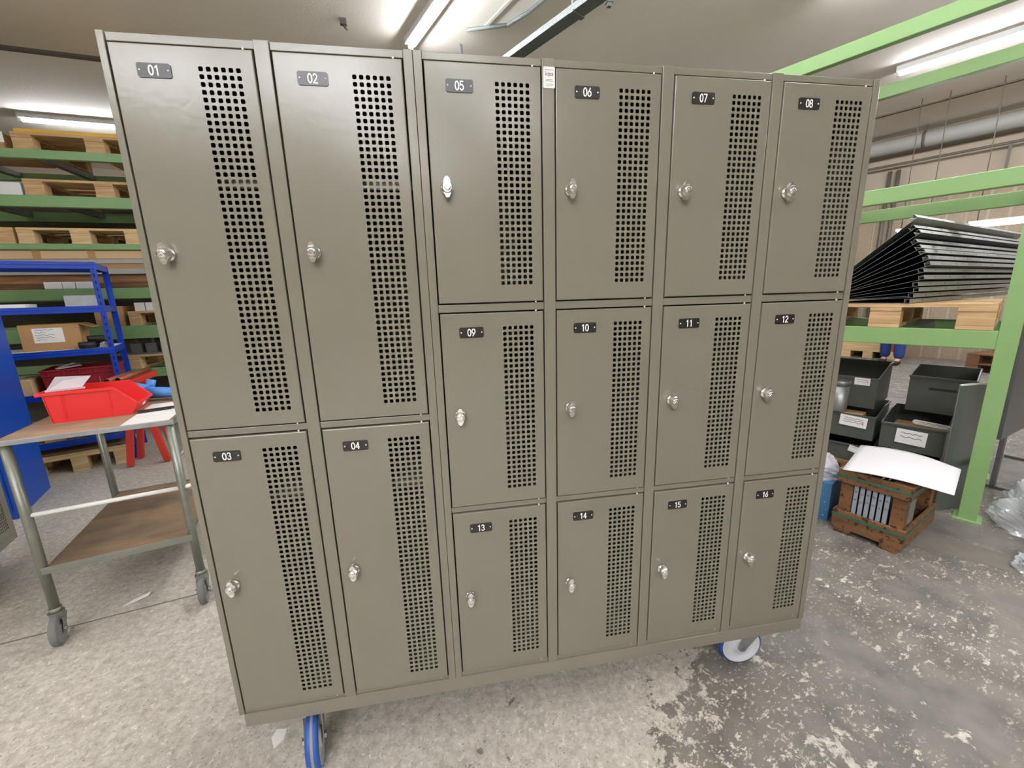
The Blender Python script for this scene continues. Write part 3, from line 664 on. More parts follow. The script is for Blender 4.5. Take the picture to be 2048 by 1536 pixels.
# dark red crate
def open_crate(name, lab, m, loc, rz, w, d, h, flare=.03, rim=.012, ribs=5, text=False):
    r = root(name, lab, 'crate', loc, rz); t = .004
    b = MB()
    f = flare / 2
    def wall(x0, y0, x1, y1, ox, oy):
        vs = []
        for (x, y) in ((x0, y0), (x1, y1)): vs += [(x, y, 0), (x * 1, y * 1, h)]
    lo = [(f, f), (w - f, f), (w - f, d - f), (f, d - f)]; hi = [(0, 0), (w, 0), (w, d), (0, d)]
    li = [(f + t, f + t), (w - f - t, f + t), (w - f - t, d - f - t), (f + t, d - f - t)]; hi_i = [(t, t), (w - t, t), (w - t, d - t), (t, d - t)]
    vs = [(x, y, 0) for x, y in lo] + [(x, y, h) for x, y in hi] + [(x, y, h) for x, y in hi_i] + [(x, y, t) for x, y in li]
    fs = [(3, 2, 1, 0)] + [(k, (k + 1) % 4, 4 + (k + 1) % 4, 4 + k) for k in range(4)] + [(4 + k, 4 + (k + 1) % 4, 8 + (k + 1) % 4, 8 + k) for k in range(4)] + [(8 + k, 8 + (k + 1) % 4, 12 + (k + 1) % 4, 12 + k) for k in range(4)] + [(12, 13, 14, 15)]
    b.add(vs, fs); b.obj('body', m, r)
    q = MB(); e = .008
    q.box(-e, w + e, -e, 0, h - rim, h); q.box(-e, w + e, d, d + e, h - rim, h); q.box(-e, 0, 0, d, h - rim, h); q.box(w, w + e, 0, d, h - rim, h)
    if ribs: q.box(-e * .7, w + e * .7, -e * .7, .004, h * .72, h * .75); 
    for k in range(ribs):
        x = w * (k + .5) / ribs; q.box(x - .004, x + .004, -e * .8, .012, h * .72, h)
    q.obj('rim', m, r, bevel=.002)
    return r
rc = open_crate('stacking_crate', 'dark red plastic stacking crate on the blue shelf behind the bright red bin', 'redcrate', SW(-.45, .052, SL[1] + .0535), SA, .46, .37, .19)
b = MB()
for k in range(9): b.box(.34 + .0 * k, .345, -.0005, .012, .03 + k * .008, .034 + k * .008)
for k in range(4): b.box(.22 + k * .03, .24 + k * .03, .008, .0105, .015, .027)
b.obj('embossing', 'cardpale', rc)
b = MB(); b.box(0, .14, 0, .2, 0, .13); tag(b.obj('carton', 'cardboard', None, SW(-.19, .12, SL[1] + .06), (0, 0, R(SA + 4))), 'brown carton inside the dark red crate', 'box')
b = MB(); b.bar((0, 0, 0), (.14, .05, .012), .11, .002); b.bar((0.02, 0.01, .01), (.1, .07, .03), .05, .002)
tag(b.obj('paper_scrap', 'paper', None, SW(-.36, .085, SL[1] + .25), (0, 0, R(SA))), 'crumpled white paper sticking out of the dark red crate', 'paper')
# goods on the bottom shelf and the pallet below
onshelf('carton', 'cardboard', -.52, .02, 0, 'flat brown carton at the left of the bottom blue shelf', 'box', lambda b: b.box(0, .12, 0, .3, 0, .045))
onshelf('grey_tool', 'greypaint', -.39, .02, 0, 'dark grey bracket tool on the bottom blue shelf', 'tool', lambda b: (b.bar((0, .05, .01), (.1, .05, .07), .03, .02), b.box(.07, .12, .03, .09, 0, .04)))
def bottle(b): b.lathe([(.03, 0), (.034, .01), (.034, .06), (.015, .085), (.013, .10)], 14)
r = root('plastic_bottle', 'pale blue bottle on the bottom blue shelf under the trolley top', 'bottle', SW(-.235, .06, SL[0] + .0535), SA)
b = MB(); bottle(b); b.obj('body', 'bluefit', r); b = MB(); b.lathe([(.014, .1), (.014, .115)], 12); b.obj('cap', 'white', r)
onshelf('film_roll', 'black', -.12, .08, 0, 'black round roll on the bottom blue shelf', 'roll', lambda b: b.lathe([(.025, 0), (.06, 0), (.06, .05), (.025, .05)], 20))
onshelf('carton', 'cardpale', -.2, .15, 0, 'grey carton behind the black roll on the bottom blue shelf', 'box', lambda b: b.box(0, .2, 0, .2, 0, .09))
pallet('light wooden pallet on the floor under the blue shelving unit', 'floor pallets', SW(-.63, -.1, .0), SA, face=.61, deep=.55, blocks=(.09, .1, .09), m='pallet2')

# ================================================================== blue cabinet
bc = root('blue_cabinet', 'plain blue steel cabinet left of the trolley', 'cabinet', (-2.23, 1.935, 0), 114)
b = MB(); b.box(0, .56, 0, .45, .0, 1.335); b.obj('carcass', 'cabblue', bc, bevel=.006)
b = MB(); b.box(-.018, 0, .02, .43, .06, 1.31); b.obj('door', 'cabblue', bc, bevel=.003)
b = MB(); b.box(-.03, -.018, .06, .08, .7, .82); b.obj('handle', 'black', bc, bevel=.002)

# ================================================================== trolley
TP = Vector((-1.03, .715, 0)); TA = 17.0
tx = Vector((math.cos(R(TA)), math.sin(R(TA)), 0)); ty = Vector((-math.sin(R(TA)), math.cos(R(TA)), 0))
TWD, TDP = .494, .72
def TW(x, y, z=0): v = TP + tx * x + ty * y; return (v.x, v.y, z)
tr = root('trolley', 'worn two-tier tube trolley with wooden shelves left of the lockers', 'trolley', TP, TA)
b = MB(); b.box(-.02, TWD + .02, -.02, TDP + .02, .868, .882); b.obj('top_board', 'topply', tr, bevel=.002)
b = MB()
for (x0, x1, y0, y1) in ((-.024, TWD + .024, -.024, -.018), (-.024, TWD + .024, TDP + .018, TDP + .024), (-.024, -.018, -.018, TDP + .018), (TWD + .018, TWD + .024, -.018, TDP + .018)): b.box(x0, x1, y0, y1, .862, .8822)
b.obj('edge_trim', 'galv', tr, bevel=.001)
for x in (0, TWD):
    for y in (0, TDP):
        b = MB(); b.cyl((x, y, .135), (x, y, .866), .0165, 16); b.lathe([(.02, .13), (.02, .15)], 16, Matrix.Translation((x, y, 0))); b.obj('leg', 'tubegrey', tr)
        c = caster(tr, x, y, .135, .062, .03, (-82, -86, 30, 80)[(x > 0) + 2 * (y > 0)], ['rubber', 'wheel_grey', 'rubber'], False, 'tubegrey', False)
b = MB(); b.box(.01, TWD - .01, -.012, TDP + .012, .322, .334); b.obj('lower_shelf', 'ply', tr)
b = MB()
b.bar((0, -.014, .325), (TWD, -.014, .325), .006, .03); b.obj('shelf_angle', 'tubegrey', tr, bevel=.001)
b = MB(); b.bar((0, TDP + .014, .325), (TWD, TDP + .014, .325), .006, .03); b.obj('shelf_angle', 'tubegrey', tr, bevel=.001)
b = MB(); b.cyl((0, 0, .565), (TWD, 0, .565), .009, 10); b.cyl((TWD, 0, .565), (TWD + .045, -.01, .575), .009, 8); b.obj('rail', 'white', tr)
b = MB(); b.cyl((0, TDP, .70), (TWD, TDP, .70), .008, 10); b.cyl((-.05, TDP, .705), (0, TDP, .70), .010, 8); b.obj('rail', 'tubegrey', tr)
b = MB(); b.cyl((TWD, 0, .70), (TWD, TDP, .70), .008, 10); b.obj('rail', 'tubegrey', tr)
# paper on the trolley
b = MB(); b.box(0, .16, 0, .40, 0, .0012); o = b.obj('paper_sheet', 'paper', None, TW(.342, -.018, .8825), (0, 0, R(TA))); tag(o, 'white paper sheet on the front right of the trolley top', 'paper')
b = MB(); b.box(0, .16, 0, .22, 0, .001); o = b.obj('paper_sheet', 'paper', None, TW(.345, .12, .8842), (0, 0, R(TA - 6))); tag(o, 'printed paper lying on the larger sheet on the trolley top', 'paper')
b = MB(); b.box(0, .12, 0, .05, 0, .006); b.bar((.1, .02, .006), (.16, .0, .008), .016, .008)
tag(b.obj('black_tool', 'black', None, TW(.345, .17, .8860), (0, 0, R(TA + 12)), bevel=.002), 'flat black tool lying on the papers of the trolley', 'tool')
# red open-fronted bin
def sight_bin(lab, loc, rz, w, d, h, m, mats, front=.45, lip=.55, label=None):
    # local x: width, y: 0 at the open front going back; sides cut away towards the front
    r = root(m, lab, 'storage bin', loc, rz); t = .0025
    side = [(0, 0), (d, 0), (d, h), (d * lip, h), (d * .06, h * front), (0, h * front)]
    b = MB()
    Rz = Matrix(((0, 1, 0, 0), (1, 0, 0, 0), (0, 0, 1, 0), (0, 0, 0, 1)))
    for x in (0, w - t): b.poly(side, x, x + t, 0, Rz)
    b.box(t, w - t, 0, d, 0, t); b.box(t, w - t, d - t, d, t, h); b.box(t, w - t, 0, t, t, h * front)
    b.obj('body', mats, r)
    q = MB(); e = .006
    q.box(-e, 0, d * lip, d + e, h - .012, h); q.box(w, w + e, d * lip, d + e, h - .012, h); q.box(-e, w + e, d, d + e, h - .012, h)
    q.box(-e * .5, w + e * .5, -e, 0, h * front - .014, h * front)
    for x in (-e * .5, w + e * .5):
        q.bar((x, d * lip, h - .005), (x, d * .06, h * front - .005), .006, .010); q.bar((x, d * .06, h * front - .005), (x, 0, h * front - .005), .006, .010)
    q.obj('rim', mats, r, bevel=.0015)
    return r
# bin on the trolley: opening to the right, long side to the camera
rb = root('red_bin', 'bright red plastic storage bin on the trolley top', 'storage bin', TW(.055, .19, .8825), TA + 1)
w_, d_, h_ = .285, .19, .132
prof = [(.012, 0), (w_ - .02, 0), (w_ + .01, .052), (w_ - .05, h_ * .86), (w_ - .06, h_), (-.012, h_), (0, h_ * .92)]
b = MB()
for y in (0, d_ - .003): b.poly(prof, y, y + .003)
b.box(.012, w_ - .02, .003, d_ - .003, 0, .003); b.bar((.006, .003 + d_ / 2 - .003, 0), (-.006, d_ / 2, h_), d_ - .006, .003); b.bar((w_ - .021, d_ / 2, 0), (w_ + .008, d_ / 2, .052), d_ - .006, .003)
b.obj('body', 'redbin', rb)
b = MB(); 
for y in (-.007, d_): b.bar((-.016, y + .0035, h_ - .006), (w_ - .06, y + .0035, h_ - .006), .008, .012); b.bar((w_ - .062, y + .0035, h_ - .006), (w_ + .008, y + .0035, .05), .006, .010)
b.bar((-.018, -.007, h_ - .006), (-.018, d_ + .007, h_ - .006), .01, .014); b.bar((w_ + .012, -.004, .05), (w_ + .012, d_ + .004, .05), .006, .012)
for x in (.05, .056, .2, .206): b.box(x, x + .003, -.002, 0, .01, h_ - .014)
b.obj('rim', 'redbin', rb, bevel=.002)
b = MB(); b.box(0, .0015, -.018, .018, 0, .014); b.obj('label', 'paper', rb, (w_ + .007, d_ * .35, .028), (0, R(24), 0))
b = MB(); b.add([(0, 0, 0), (.11, .01, .004), (.13, .10, .03), (.015, .12, .035), (.05, .05, .03)], [(0, 1, 4), (1, 2, 4), (2, 3, 4), (3, 0, 4), (0, 3, 2, 1)])
b.box(.0, .12, -.001, .004, -.002, .006)
tag(b.obj('plastic_bag', 'bag', None, TW(.06, .20, .882 + h_ + .004), (R(6), 0, R(TA + 10))), 'small clear plastic bag lying over the left rim of the bright red bin', 'bag')
# blue hand tool on the trolley
r = root('blue_tool', 'blue plastic hand tool with a black end on the trolley, right of the red bin', 'tool', TW(.275, .52, .8825), TA - 14)
b = MB(); b.cyl((0, 0, .04), (.17, -.02, .035), .032, 16, r2=.024); b.cyl((-.06, .03, .05), (.03, 0, .045), .045, 14, r2=.034); b.cyl((.02, .02, .05), (.035, .03, .10), .02, 12); b.cyl((.165, -.02, .035), (.178, -.021, .035), .033, 16)
b.obj('body', 'bluefit', r)
b = MB(); b.cyl((.178, -.021, .035), (.23, -.027, .034), .030, 16); b.obj('end_cap', 'black', r)
# scraps
b = MB(); b.add([(0, 0, .001), (.09, .03, .004), (.10, .05, .012), (.03, .035, .003)], [(0, 1, 2, 3)]); b.add([(0, 0, .0), (.09, .03, .003), (.10, .05, .011), (.03, .035, .002)], [(3, 2, 1, 0)])
tag(b.obj('paper_scrap', 'paper', None, (-.915, .86, .001), (0, 0, R(20))), 'torn white paper scrap on the floor under the trolley', 'paper')
b = MB(); b.poly([(0, 0), (.03, .01), (.045, .04), (.02, .06), (.0, .04)], 0, .0012)
tag(b.obj('paper_scrap', 'paper', None, (.03, .075, .0012), (R(-90), 0, R(30))), 'small white flake on the floor left of the front left caster', 'paper')

# ================================================================== red trestle and pipes behind the trolley
ts = root('trestle', 'red steel trestle on the floor behind the trolley', 'trestle', (-2.035, 2.98, 0), 104)
b = MB(); b.box(-.24, .30, -.025, .025, .71, .76); b.obj('top_beam', 'redsteel', ts, bevel=.004)
for sx in (-.19, .02):
    for sy in (-1, 1):
        b = MB(); b.bar((sx, sy * .02, .72), (sx, sy * .13, 0.012), .042, .042); b.obj('leg', 'redsteel', ts)
    b = MB(); b.bar((sx, -.09, .38), (sx, .09, .38), .03, .03); b.obj('brace', 'redsteel', ts)
for k, (p, q, lab) in enumerate((((-2.035, 2.62), (-2.13, 3.02), 'left'), ((-1.985, 2.66), (-2.13, 3.26), 'right'))):
    b = MB(); b.pipe((p[0], p[1], .782), (q[0], q[1], .782), .02, .003, 14, 0, 1)
    tag(b.obj('steel_pipe', ['rust', 'blackhole'], None), 'brown steel pipe lying on the red trestle, %s one' % lab, 'pipe', 'brown pipes on the trestle')

# ================================================================== right rack
RP = Vector((3.555, .687, 0)); RA = -60.0
def RW(x, y, z=0): v = RP + DT * x + DN * y; return (v.x, v.y, z)
rr = root('pallet_rack', 'bright green steel rack right of the lockers', 'rack', RP, RA)
RL = [(1.0, 1.10), (1.833, 1.92), (2.70, 2.785)]; RX0 = -2.75; RD = .95
for z0, z1 in RL:
    for y in (.0, RD - .05):
        b = MB(); b.box(RX0, 0, y, y + .05, z0, z1); b.obj('beam', 'green', rr, bevel=.004)
for x in (RX0 - .075, 0):
    for y in (0, RD - .09):
        b = MB(); b.box(x, x + .075, y, y + .09, .004, 2.95); b.box(x - .02, x + .095, y - .02, y + .11, 0, .006)
        for k in range(56): b.box(x + .074, x + .0756, y + .035, y + .05, .1 + k * .05, .125 + k * .05, 1)
        b.obj('post', ['green', 'blackhole'], rr, bevel=.003)
    b = MB()
    for k in range(4): b.bar((x + .04, .09, .25 + k * .65), (x + .04, RD - .09, .25 + k * .65 + (.4 if k % 2 == 0 else .0)), .03, .03)
    b.obj('brace', 'green', rr)
for x in (-2.2, -1.6, -.9, -.35):
    b = MB(); b.bar((x, .05, RL[0][1] - .03), (x, RD - .05, RL[0][1] - .03), .06, .05); b.obj('support_bar', 'galv', rr)
pallet('wooden pallet under the fanned steel profiles on the right rack', 'pallets on the right rack', RW(-.92, .0, RL[0][1] + .0005), RA, face=.9, deep=.95, blocks=(.145, .145, .145), m='pallet')
pallet('wooden pallet further left on the right rack, half behind the lockers', 'pallets on the right rack', RW(-1.98, .0, RL[0][1] + .0005), RA, face=.95, deep=.95, m='pallet')
# fan of long U-section steel profiles, ends towards the aisle
ENDS = [(.786, 1.733), (.787, 1.676), (.814, 1.645), (.806, 1.594), (.827, 1.559), (.847, 1.532), (.865, 1.495), (.877, 1.461), (.855, 1.424), (.860, 1.384), (.841, 1.346), (.847, 1.314), (.828, 1.280), (.816, 1.247)]
PL = 2.25; npf = len(ENDS)
def profile_mesh(w, web=2):
    t = .0015; l = .024; b = MB()
    # section in x (width, 0 = free edge at the right, negative to the left) and z, extruded along y
    sec = [(-w, 0), (0, 0), (0, l), (-.014, l), (-.014, l - t), (-t, l - t), (-t, t), (-l, t), (-l, l), (-l - t, l), (-l - t, t), (-w, t)]
    b.poly(sec, 0, PL)
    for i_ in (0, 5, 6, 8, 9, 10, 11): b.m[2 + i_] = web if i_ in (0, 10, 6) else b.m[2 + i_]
    for k in range(6): b.cyl((-.0005, .18 + k * .24, l * .5), (.0008, .18 + k * .24, l * .5), .004, 8, 1)
    return b.mesh('steel_profile', ['alu', 'black', 'web_shade'])
PM = profile_mesh(.46); PMT = profile_mesh(.46, 0)  # nested webs carry painted shade; the exposed top profile stays bare steel
for i, (t_, z_) in enumerate(ENDS):
    k = npf - 1 - i; phi = -(43.0 * k / (npf - 1))
    p = W(t_, 3.42 + .006 * math.sin(i * 2.3), z_)
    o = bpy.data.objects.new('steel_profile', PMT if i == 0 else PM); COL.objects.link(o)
    o.location = p
    o.rotation_euler = (Matrix.Rotation(R(RA - 10), 3, 'Z') @ Matrix.Rotation(R(phi), 3, 'Y')).to_euler()
    tag(o, 'long grey steel profile of the fanned stack, %s' % ('bottom one lying on the pallet' if k == 0 else 'topmost and steepest' if i == 0 else ('second', 'third', 'fourth', 'fifth', 'sixth', 'seventh', 'eighth', 'ninth', 'tenth', 'eleventh', 'twelfth', 'thirteenth')[k - 1] + ' from the bottom'), 'steel profile', 'fanned steel profiles on the right rack')
# plain sheet behind the fan
b = MB(); b.box(0, .9, 0, .012, 0, .42); b.box(-.003, .903, -.003, .015, .415, .428, 1)
tag(b.obj('glass_sheet', ['sheet', 'white'], None, RW(-1.75, .76, 1.2445), (0, 0, R(RA)), bevel=.001), 'pale grey sheet with a white top edge standing behind the fan of profiles', 'sheet')

# ---- steel stacking bins under the rack
def bin_(t, n, z, w, d, h, lab, front=.5, lip=.42):
    p = W(t, n, z); return sight_bin(lab, p, RA, w, d, h, 'steel_bin', 'binmetal', front, lip)
for k, (tt, nn_) in enumerate(((.35, 3.66), (1.02 - .21, 3.7))): pass
pallet('brown wooden pallet on the floor under the dark steel bins', 'floor pallets right', W(.20, 3.55, 0), RA, face=.92, deep=.75, blocks=(.1, .145, .1), m='palletb')
zb = .145
# left column
bl1 = bin_(.40, 3.58, zb, .34, .46, .17, 'dark steel bin at the bottom of the left stack, with a small tag', .72)
bl2 = bin_(.39, 3.58, zb + .172, .34, .46, .20, 'dark steel bin in the middle of the left stack, with a handwritten card', .84, .6)
bl3 = bin_(.36, 3.668, zb + .374, .34, .46, .275, 'dark steel bin on top of the left stack, behind the metal canister', .78, .75)
# right column
br1 = bin_(.775, 3.60, zb, .28, .46, .15, 'dark steel bin at the bottom of the right stack, behind the white sheet', .8)
br2 = bin_(.765, 3.58, zb + .152, .30, .48, .205, 'dark steel bin with a large white card in the middle of the right stack', .84, .6)
br3 = bin_(.83, 3.88, zb + .359, .305, .40, .27, 'tall dark steel bin at the top of the right stack', .9, .9)
def card(parent, x, z, w, h, scribbles, red=False, ry=0):
    b = MB(); b.box(0, w, -.0025, -.001, 0, h)
    for k in range(scribbles):
        n_ = 9 if k % 2 == 0 else 7
        b.stroke([(w * (.15 + .7 * j / n_), h * (.75 - .55 * k / max(1, scribbles)) + h * .05 * math.sin(j * 2.2 + k)) for j in range(n_ + 1)], h * .035, -.003, -.0024, 1, cap=False)
    if red: b.box(w * .84, w * .87, -.003, -.0024, h * .3, h * .6, 2)
    b.obj('card', ['paper', 'ink', 'inkred'], parent, (x, -.004, z), (0, R(ry), 0))
card(bl1, .21, .075, .075, .045, 1, ry=12); card(bl2, .15, .085, .15, .075, 3, True, 3); card(bl3, .215, .16, .085, .05, 2, True, 0)
card(br2, .075, .05, .145, .095, 2, ry=2); 
b = MB(); b.stroke([(.0, 0), (.16, -.01)], .03, 0, .001); b.stroke([(.02 + .013 * j, -.002 + .006 * math.sin(j * 2.4)) for j in range(10)], .002, -.0004, 0, 1, cap=False)
b.obj('strip_label', ['paper', 'ink'], br2, (.15, .075, .185))
b = MB(); b.box(0, .26, 0, .22, 0, .12); tag(b.obj('carton', 'cardboard', None, W(.80, 3.68, zb + .156), (0, 0, R(RA)), bevel=.003), 'brown carton lying inside the right middle steel bin', 'box')
b = MB(); b.box(0, .13, 0, .004, 0, .016); b.obj('handle_slot', 'black', br3, (.1, -.003, .155), bevel=.001)
b = MB(); b.box(0, .2, 0, .1, 0, .166); tag(b.obj('carton', 'cardboard', None, W(.46, 3.595, zb + .176), (0, 0, R(RA)), bevel=.003), 'small carton inside the left middle steel bin, under the canister', 'box')
r = root('metal_canister', 'silver metal canister with a lid in front of the top left steel bin', 'canister', W(.515, 3.61, zb + .3425), RA)
b = MB(); b.lathe([(.046, 0), (.05, .006), (.05, .185)], 28); b.obj('body', 'alu', r)
b = MB(); b.lathe([(.053, .186), (.053, .215), (.049, .222), (.044, .222), (.042, .214)], 28); b.obj('lid', 'alu', r)
# leaning sheets by the post
def leaning(name, m, lab, foot, width_dir, w, h, lean, t=.006):
    wd = Vector(width_dir).normalized(); ln_ = Vector(lean); up = Vector((ln_.x, ln_.y, 1)).normalized(); nn_ = wd.cross(up).normalized()
    f = Vector(foot); T = Matrix(((wd.x, nn_.x, up.x, f.x), (wd.y, nn_.y, up.y, f.y), (wd.z, nn_.z, up.z, f.z), (0, 0, 0, 1)))
    b = MB(); b.box(0, w, -t / 2, t / 2, 0, h, 0, T); b.box(0, w, -t / 2 - .0005, t / 2 + .0005, h - .008, h + .001, 1, T)
    return tag(b.obj(name, [m, 'white'], None), lab, 'sheet')
leaning('metal_sheet', 'sheet', 'grey metal sheet standing at the green post beside the right steel bins', W(1.085, 3.43, .001), W(.10, .17), .21, .79, W(.0, .0))
r = root('sheet_panel', 'large dark grey metal panel on two legs standing right of the green post', 'panel', W(1.285, 4.02, 0), 18)
b = MB(); b.box(0, 1.0, 0, .02, .36, 1.12); b.obj('panel', 'sheetdark', r, bevel=.002)
for x in (.08, .9):
    b = MB(); b.box(x, x + .04, -.001, .021, 0, .36); b.box(x, x + .04, -.12, .14, 0, .02); b.obj('leg', 'greypaint', r)
# things right of the post
r = root('yellow_plank', 'yellow wooden plank with a yellow cap at the right edge of the photo', 'plank', W(1.53, 4.3, 0), RA)
b = MB(); b.bar((0, 0, 0), (-.10, 0, 1.2), .10, .03); b.obj('board', 'yellowply', r)
b = MB(); b.lathe([(.055, 1.2), (.055, 1.30)], 16, Matrix.Translation((-.10, 0, 0))); b.obj('cap', 'yellow', r)
# ---- crate with steel parts
CA = RA - 7.5; CP = Vector((2.765, .735, 0))
cr = root('wooden_crate', 'stained brown wooden crate with green straps, full of steel parts, on the floor', 'crate', CP, CA)
cw, cd_, ch = .275, .48, .375
for x in (0, cw - .055):
    for y in (0, cd_ - .055):
        b = MB(); b.box(x, x + .055, y, y + .055, 0.03, ch); b.obj('corner_post', 'crate', cr, bevel=.003)
for (z0, z1) in ((.03, .135), (.30, ch)):
    for y in (-.016, cd_):
        b = MB(); b.box(-.005, cw + .005, y, y + .016, z0, z1); b.obj('front_board', 'crate', cr, bevel=.002)
    for x in (-.016, cw):
        b = MB(); b.box(x, x + .016, -.016, cd_ + .016, z0, z1); b.obj('side_board', 'crate', cr, bevel=.002)
b = MB(); b.box(0, cw, 0, cd_, .03, .045); b.obj('bottom_board', 'crate', cr)
for x in (0, cw - .075):
    b = MB(); b.box(x, x + .075, -.016, cd_ + .016, 0, .03); b.obj('skid', 'crate', cr, bevel=.003)
for z in (.10, .332):
    b = MB(); e = .019
    b.box(-e, cw + e, -e, -e + .002, z, z + .014); b.box(-e, cw + e, cd_ + e - .002, cd_ + e, z, z + .014); b.box(-e, -e + .002, -e, cd_ + e, z, z + .014); b.box(cw + e - .002, cw + e, -e, cd_ + e, z, z + .014)
    b.obj('strap', 'strap', cr)
def cpart():
    b = MB(); b.box(0, .010, 0, .32, 0, .26, 0); b.box(-.002, .0165, -.004, .0, .0, .26, 1)
    for z in (.17, .215): b.lathe([(.0055, 0), (.0055, .003)], 8, Matrix.Translation((.007, -.004, z)) @ Matrix.Rotation(R(90), 4, 'X'), 2)
    return b.mesh('steel_part', ['steelblack', 'partface', 'chrome'])
CPM = cpart(); cm = Matrix.Translation(CP) @ Matrix.Rotation(R(CA), 4, 'Z')
for k in range(6):
    x = .062 + k * .0262
    o = bpy.data.objects.new('steel_part', CPM); COL.objects.link(o); o.location = cm @ Vector((x, .006, .046)); o.rotation_euler = (0, 0, R(CA))
    o.scale = (1, 1, 1.0 - .035 * (k % 3 == 1))
    tag(o, 'grey steel part standing in the wooden crate, %s from the left' % ('first', 'second', 'third', 'fourth', 'fifth', 'sixth')[k], 'steel part', 'steel parts in the crate')
b = MB(); b.box(.0, .014, 0, .09, 0, .30); tag(b.obj('steel_plate', 'alu', None, cm @ Vector((cw - .012, .06, .046)), (0, 0, R(CA))), 'bright steel plate at the right side of the crate', 'steel plate')
bpy.data.objects['steel_plate'].location = cm @ Vector((cw - .016, .07, .046))
# white foam sheet on the crate
n_ = 14; b = MB(); vs = []; fs = []
P0, P1, P2, P3 = [Vector(p) for p in ((2.735, .715, 0), (3.115, .945, 0), (3.32, .575, 0), (2.93, .345, 0))]
for s_ in (0, 1):
    for i in range(n_ + 1):
        for j in range(n_ + 1):
            u, v = i / n_, j / n_
            p = (P0 * (1 - u) + P3 * u) * (1 - v) + (P1 * (1 - u) + P2 * u) * v
            zz = .3765 + .028 * math.sin(math.pi * min(1, max(0, u))) * (.5 + .5 * v) + .02 * v * (1 - u) + .012 * u * (1 - v) - s_ * .004
            vs.append((p.x, p.y, zz + .004))
m_ = (n_ + 1) ** 2
for i in range(n_):
    for j in range(n_):
        a = i * (n_ + 1) + j; fs.append((a, a + 1, a + n_ + 2, a + n_ + 1)); fs.append((m_ + a, m_ + a + n_ + 1, m_ + a + n_ + 2, m_ + a + 1))
for i in range(n_):
    for a, c in ((i, i + 1), (n_ * (n_ + 1) + i, n_ * (n_ + 1) + i + 1), (i * (n_ + 1), (i + 1) * (n_ + 1)), (i * (n_ + 1) + n_, (i + 1) * (n_ + 1) + n_)): fs.append((a, c, c + m_, a + m_))
b.add(vs, fs, smooth=True)
tag(b.obj('foam_sheet', 'foam'), 'large white foam sheet lying on the wooden crate', 'sheet')
# blue box with a bag
r = root('blue_box', 'blue steel box with rivets on the floor left of the wooden crate', 'box', W(.46, 2.83, 0), RA)
b = MB(); b.box(0, .235, 0, .3, 0, .235)
for i in range(6):
    for j in range(5): b.lathe([(.005, 0), (.004, .002)], 8, Matrix.Translation((.03 + i * .036 + (j % 2) * .012, 0, .03 + j * .042)) @ Matrix.Rotation(R(90), 4, 'X'), 1)
b.obj('body', ['boxblue', 'chrome'], r, bevel=.003)
def crumple(name, m, lab, cat, loc, size, seg=26, amp=.3, rz=0, kind=None, seed=1, rows=14):
    rnd = random.Random(seed); vs = []; fs = []
    ph = [(float(rnd.randint(2, 9)), rnd.uniform(2, 9), rnd.uniform(0, 6), rnd.uniform(.3, 1)) for _ in range(9)] + [(float(rnd.randint(10, 24)), rnd.uniform(9, 20), rnd.uniform(0, 6), rnd.uniform(.2, .5)) for _ in range(8 if rows > 20 else 0)]
    for i in range(rows + 1):
        th = (math.pi / 2) * i / rows
        for k in range(seg):
            a = 2 * math.pi * k / seg
            d = 1 + amp * sum(w * math.sin(f * a + p) * math.cos(g * th + p) for f, g, p, w in ph) / 4.5 + rnd.uniform(-.07, .07) * amp * (3 if rows < 20 else 1.2)
            zz = math.cos(th) * (1 + amp * rnd.uniform(-.5, .5) * (1 if rows < 20 else .15)); rr_ = math.sin(th) * d if i else 1e-4
            vs.append((size[0] * rr_ * math.cos(a), size[1] * rr_ * math.sin(a), max(.002, size[2] * zz * d) if i < rows else .002))
    for i in range(rows):
        for k in range(seg): fs.append((i * seg + k, i * seg + (k + 1) % seg, (i + 1) * seg + (k + 1) % seg, (i + 1) * seg + k))
    b = MB(); b.add(vs, fs); return tag(b.obj(name, m, None, loc, (0, 0, R(rz))), lab, cat, kind=kind)
crumple('plastic_bag', 'bag', 'crumpled clear plastic bag on top of the blue box', 'bag', W(.575, 2.97, .236), (.115, .14, .13), seed=4, amp=.2)
crumple('plastic_wrap', 'plastic', 'heap of crumpled clear plastic wrap on the floor right of the green post', 'plastic wrap', W(1.57, 3.50, 0), (.21, .26, .33), seg=110, amp=.32, seed=9, rows=44)
crumple('plastic_wrap', 'plastic', 'smaller fold of clear plastic wrap in front of the large heap', 'plastic wrap', W(1.50, 3.04, 0), (.12, .10, .09), seg=70, amp=.35, seed=12, rows=26)
# far end of the hall, seen under the right rack
fp = pallet('pale pallet on the floor in the distance, seen under the right rack', 'distant pallets', (8.36, 5.80, 0), RA, face=.8, deep=.5, m='pallet2')
r = root('pale_crate', 'pale wooden crate on the distant pallet seen under the right rack', 'crate', (8.36, 5.80, .1445), RA)
b = MB(); b.box(0, .7, 0, .5, 0, .42); b.obj('body', 'pallet2', r, bevel=.004)
b = MB(); b.box(.70, .78, 0, .5, 0, .42); b.obj('end_panel', 'copper', r)
pallet('dark pallet on the floor in the distance, right of the person', 'distant pallets', W(.85, 9.45, 0), RA - 20, face=1.1, deep=.8, m='brown')
pallet('dark pallet stacked on the distant dark pallet right of the person', 'distant pallets', W(.85, 9.45, .1445), RA - 20, face=1.1, deep=.8, m='brown')

